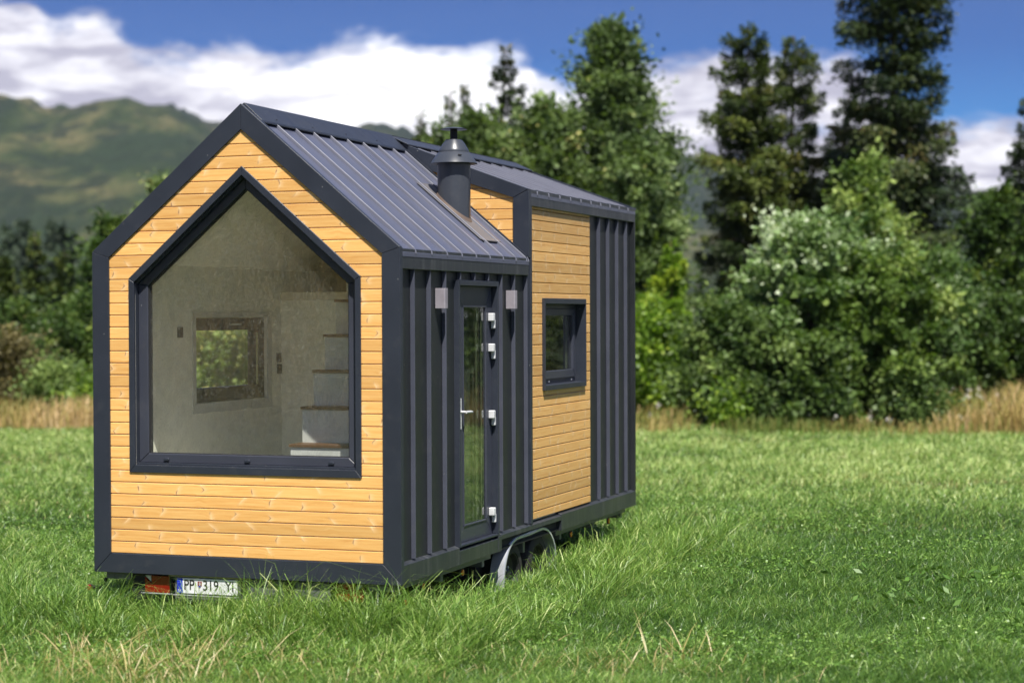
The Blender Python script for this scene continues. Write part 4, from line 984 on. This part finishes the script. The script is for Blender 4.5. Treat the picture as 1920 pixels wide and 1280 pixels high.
# --- right of the house
conifer('larch_tree', 'yellow-green larch beside the right wall of the house', 'tree', GT, 1258, 43.5, 452, 66, 'yellow', 36000, 31, droop=.1, leaf=.09)
deciduous('shrub', 'yellow-green shrub at the right rear corner of the house', 'shrub', GB, 1222, 43, 566, 52, 'yellow', .07, 15000, 32)
PC = [(0, .8), (.3, 1), (.5, .92), (.7, .78), (.85, .62), (.95, .42), (1, .18)]
conifer('spruce_tree', 'left one of the paired dark conifers with broad tops', 'tree', GT, 1404, 54, 56, 100, 'spruce_warm', 60000, 33, prof=PC, gap=.25)
conifer('spruce_tree', 'right one of the paired dark conifers with broad tops', 'tree', GT, 1490, 55, 70, 100, 'spruce_warm', 52000, 34, prof=PC, gap=.28)
conifer('spruce_tree', 'dark conifer filling the gap left of the tallest spruce', 'tree', GT, 1592, 57, 165, 74, 'spruce', 30000, 35, gap=.2)
conifer('spruce_tree', 'tallest spruce, its top cut off by the upper photo edge', 'tree', GT, 1678, 52, -150, 128, 'spruce', 90000, 36, prof=[(0, .8), (.2, 1), (.45, .98), (.6, .86), (.8, .84), (.92, .6), (1, .1)], gap=.2, leaf=.14, tw=1.2)
deciduous('birch_tree', 'light green birch with white trunk in front of the tallest spruce', 'tree', GT, 1622, 44, 292, 84, 'birch', .08, 36000, 37, bk='birch_bark', prof=[(0, .6), (.3, 1), (.55, .9), (.8, .5), (1, .12)], tbias=.05, trunk_r=.09)
deciduous('willow_shrub', 'large rounded shrub with whitish leaves on its upper left side', 'shrub', GB, 1520, 41, 412, 152, 'pale', .085, 80000, 38, tbias=.12, prof=[(0, .8), (.3, 1), (.6, .95), (.85, .65), (1, .2)])
deciduous('shrub', 'dense green shrub below the birch, right of the whitish willow', 'shrub', GB, 1655, 40.3, 490, 120, 'birch', .08, 46000, 39, tbias=-.05, prof=[(0, .8), (.3, 1), (.6, .95), (.85, .65), (1, .2)])
deciduous('shrub', 'green shrub between the yellow larch and the whitish willow', 'shrub', GB, 1352, 40.5, 575, 66, 'green', .07, 28000, 40, tbias=-.05)
deciduous('shrub', 'low dark shrub in front of the willow, above the dry grass', 'shrub', GB, 1450, 39.8, 600, 110, 'green', .08, 40000, 41, tbias=-.08)
deciduous('shrub', 'grey-green shrub between the birch and the right edge tree', 'shrub', GB, 1768, 44, 470, 64, 'pale', .07, 22000, 42, tbias=-.1)
deciduous('shrub', 'small yellow-green bush standing in the dry grass below the birch', 'shrub', GB, 1712, 38.9, 706, 44, 'green', .06, 9000, 43, tbias=-.1)
deciduous('shrub', 'small yellow-green bush among dry grass near the house', 'shrub', GB, 1372, 39.1, 735, 34, 'yellow', .06, 7000, 44)
conifer('spruce_tree', 'dark tree cut by the right photo edge, ragged sparse top', 'tree', GT, 1925, 50, 190, 92, 'spruce', 30000, 45, gap=.35)
deciduous('broadleaf_tree', 'dark green rowan with orange berries near the right photo edge', 'tree', GT, 1872, 46, 352, 74, 'dark', .08, 34000, 46)
deciduous('shrub', 'dark shrub at the right photo edge above the tall dry grass', 'shrub', GB, 1895, 44, 560, 88, 'dark', .07, 24000, 47)
# --- further right and behind the camera: seen only as reflections in the glass
for i, (x_, y_, h_, r_, k_) in enumerate([(8.5, 30, 8.5, 2.0, 'c'), (11.5, 29, 10, 2.2, 'c'), (14, 27.5, 9, 2.1, 'c'), (16.5, 26, 11, 2.3, 'c'), (19, 25, 9, 2.2, 'd'), (12.8, 25.5, 3.6, 1.9, 'd'), (17, 24, 3.4, 1.8, 'd'), (22, 23, 10, 2.4, 'c')]):
    lab = 'one of the trees mirrored in the door and side window glass'
    if k_ == 'c': conifer('spruce_tree', lab, 'tree', 'trees mirrored in the glass', 0, 0, 0, r_, 'spruce_warm', 14000, 60+i, pos=(x_, y_), H=h_)
    else: deciduous('broadleaf_tree', lab, 'tree', 'trees mirrored in the glass', 0, 0, 0, r_, 'green', .09, 15000, 60+i, pos=(x_, y_), H=h_)
for i, (x_, y_, h_, r_) in enumerate([(-6.5, -40, 4.2, 1.6), (-9.5, -41, 6.0, 1.9), (-12.5, -42, 4.4, 1.9), (-16, -40, 6.5, 2.2), (-4, -43, 4.0, 1.8), (-20, -42, 7, 2.4), (-1.0, -42, 5.5, 1.9)]):
    conifer('spruce_tree', 'one of the conifers on the bank mirrored in the gable window', 'tree', 'conifers mirrored in the gable window', 0, 0, 0, r_, 'spruce_warm', 12000, 80+i, pos=(x_, y_), H=h_, prof=[(0, 1), (.3, .9), (.6, .6), (.85, .3), (1, .05)])

# ------------------------------------------------------------------ distant wood and hills
r = np.random.default_rng(99); P_, Z_, S_, C_ = [], [], [], []
for i in range(170):
    px = r.uniform(-700, 2600); D = r.uniform(140, 260); x0, y0 = at(px, D); h_ = r.uniform(8, 13)*(D/200)*(1.0 if px < 900 else .55)
    k = 420; f = r.random(k)**.8; R = (1-f)*h_*.16+.2; a = r.uniform(0, 6.28, k)
    P_.append(np.stack([x0+R*np.cos(a)*r.uniform(.4, 1, k), y0+R*np.sin(a)*r.uniform(.4, 1, k), GZ+f*h_], 1)); C_.append(np.clip(r.normal(r.uniform(.2, .5), .12, k), 0, 1))
P = np.concatenate(P_); lv, lq = leaf_quads(P, r.normal(size=(len(P), 3))+np.array([0, 0, -.4]), r.uniform(.5, 1.0, len(P)), 1.4, None)
M['farwood'] = mat_leaf('distant_wood_foliage', [(0, (.010, .022, .012)), (1, (.045, .075, .030))], .7, .1)
dwo = quadmesh('distant_wood', lv, lq, M['farwood'], np.concatenate(C_)); tag(dwo, 'bluish dark wood at the foot of the hills', 'wood', kind='stuff')

def hill_mat(nm, dark):
    m, t, out = material(nm); o0 = t.coord(); hx, hy, hzz = t.sep(o0); o = t.comb(hx+hy*.35, hy*.22, hzz*1.2)
    n1 = t.noise(o, .016, 7, .6, .3); n2 = t.noise(o, .0045, 5, .6, .6); n3 = t.noise(o, .11, 5, .7); n4 = t.noise(o, .028, 6, .65, .3)
    c = t.ramp(n1, [(.38, (.018, .034, .013)), (.46, (.038, .056, .020)), (.52, (.082, .088, .036)), (.64, (.14, .122, .056))])
    c = t.mix(t.maprange(n2, .50, .56)*.9, c, (.020, .036, .018)); c = t.mix(t.maprange(n4, .52, .56)*.85, c, (.016, .028, .016)); c = t.mix(t.maprange(n3, .48, .62)*.55, c, (.014, .022, .012))
    c = t.mix(dark, c, (.012, .022, .016))
    principled(t, out, c, .95, 0, .1, t.bump(n3, 1., 10.)); return m
M['hill'] = hill_mat('hill_cover', 0.); M['hill_far'] = hill_mat('far_hill_forest', .7)
def hill(name, prof, D0, D1, seed, jag, label, pxr=(-1500, 3500), nA=420, nR=60):
    pxs = np.linspace(pxr[0], pxr[1], nA); ss = np.linspace(0, 1.35, nR); Pf = np.array(prof); ty = np.interp(pxs, Pf[:, 0], Pf[:, 1])
    PXg, Sg = np.meshgrid(pxs, ss); D = D0+(D1-D0)*Sg; k = (PXg-960)/F; X = CAM[0]+D*(HS+k*HC); Y = CAM[1]+D*(HC-k*HS)
    ridge = (590-ty)/F*D1
    s = np.clip(Sg, 0, 1); shp = np.where(Sg <= 1, (3*s*s-2*s**3)*.55+.45*s, 1-(Sg-1)*1.2)
    spur = (vnoise(X, Y, 420, seed)-.5)*.10+(vnoise(X, Y, 150, seed+1)-.5)*.05
    Z = ridge[None, :]*np.clip(shp*(1+spur*(1-s**3)*2.0*np.clip(s*3, 0, 1)), 0, None)+(vnoise(X, Y, 45, seed+2)-.5)*9*s+(vnoise(X, Y, 14, seed+5)-.5)*jag*s
    Z = Z+CAM[2]*s-1.2*(1-s)
    idx = np.arange(nA*nR).reshape(nR, nA); Fq = np.stack([idx[:-1, :-1], idx[:-1, 1:], idx[1:, 1:], idx[1:, :-1]], -1).reshape(-1, 4)
    ho = quadmesh(name, np.stack([X, Y, Z], -1).reshape(-1, 3), Fq, M['hill'] if seed == 41 else M['hill_far'], smooth=True); tag(ho, label, 'hill', kind='structure'); return ho
hill('hills', [(-2200, 260), (-600, 170), (-150, 200), (0, 184), (40, 188), (95, 206), (150, 202), (195, 191), (250, 190), (300, 205), (350, 225), (420, 262), (520, 300), (640, 330), (760, 330), (900, 380), (1250, 440), (1600, 470), (1900, 480), (2600, 430), (4200, 420)], 700, 2100, 41, 14, 'wooded green hills rising beyond the trees on the left')
hill('hills', [(-2200, 330), (0, 260), (250, 215), (300, 198), (345, 205), (400, 226), (470, 255), (600, 245), (680, 236), (715, 234), (760, 246), (850, 275), (1000, 290), (1200, 288), (1290, 290), (1400, 330), (1600, 350), (1750, 350), (1800, 362), (1850, 366), (1920, 380), (2300, 350), (4200, 380)], 1400, 2500, 57, 22, 'far dark ridge seen above the roof and between the trees')

# ------------------------------------------------------------------ haze
m, t, out = material('air'); v = t.new('ShaderNodeVolumePrincipled'); v.inputs['Color'].default_value = (.80, .87, 1, 1); v.inputs['Density'].default_value = .00006; v.inputs['Anisotropy'].default_value = .2
t.l.new(v.outputs[0], out.inputs[1])
hz = MB().box(-3400, 3400, -3400, 3400, -6, 560, 0).build('haze', m); tag(hz, 'thin bluish summer haze over the valley', 'haze', kind='stuff')
bpy.context.view_layer.update()
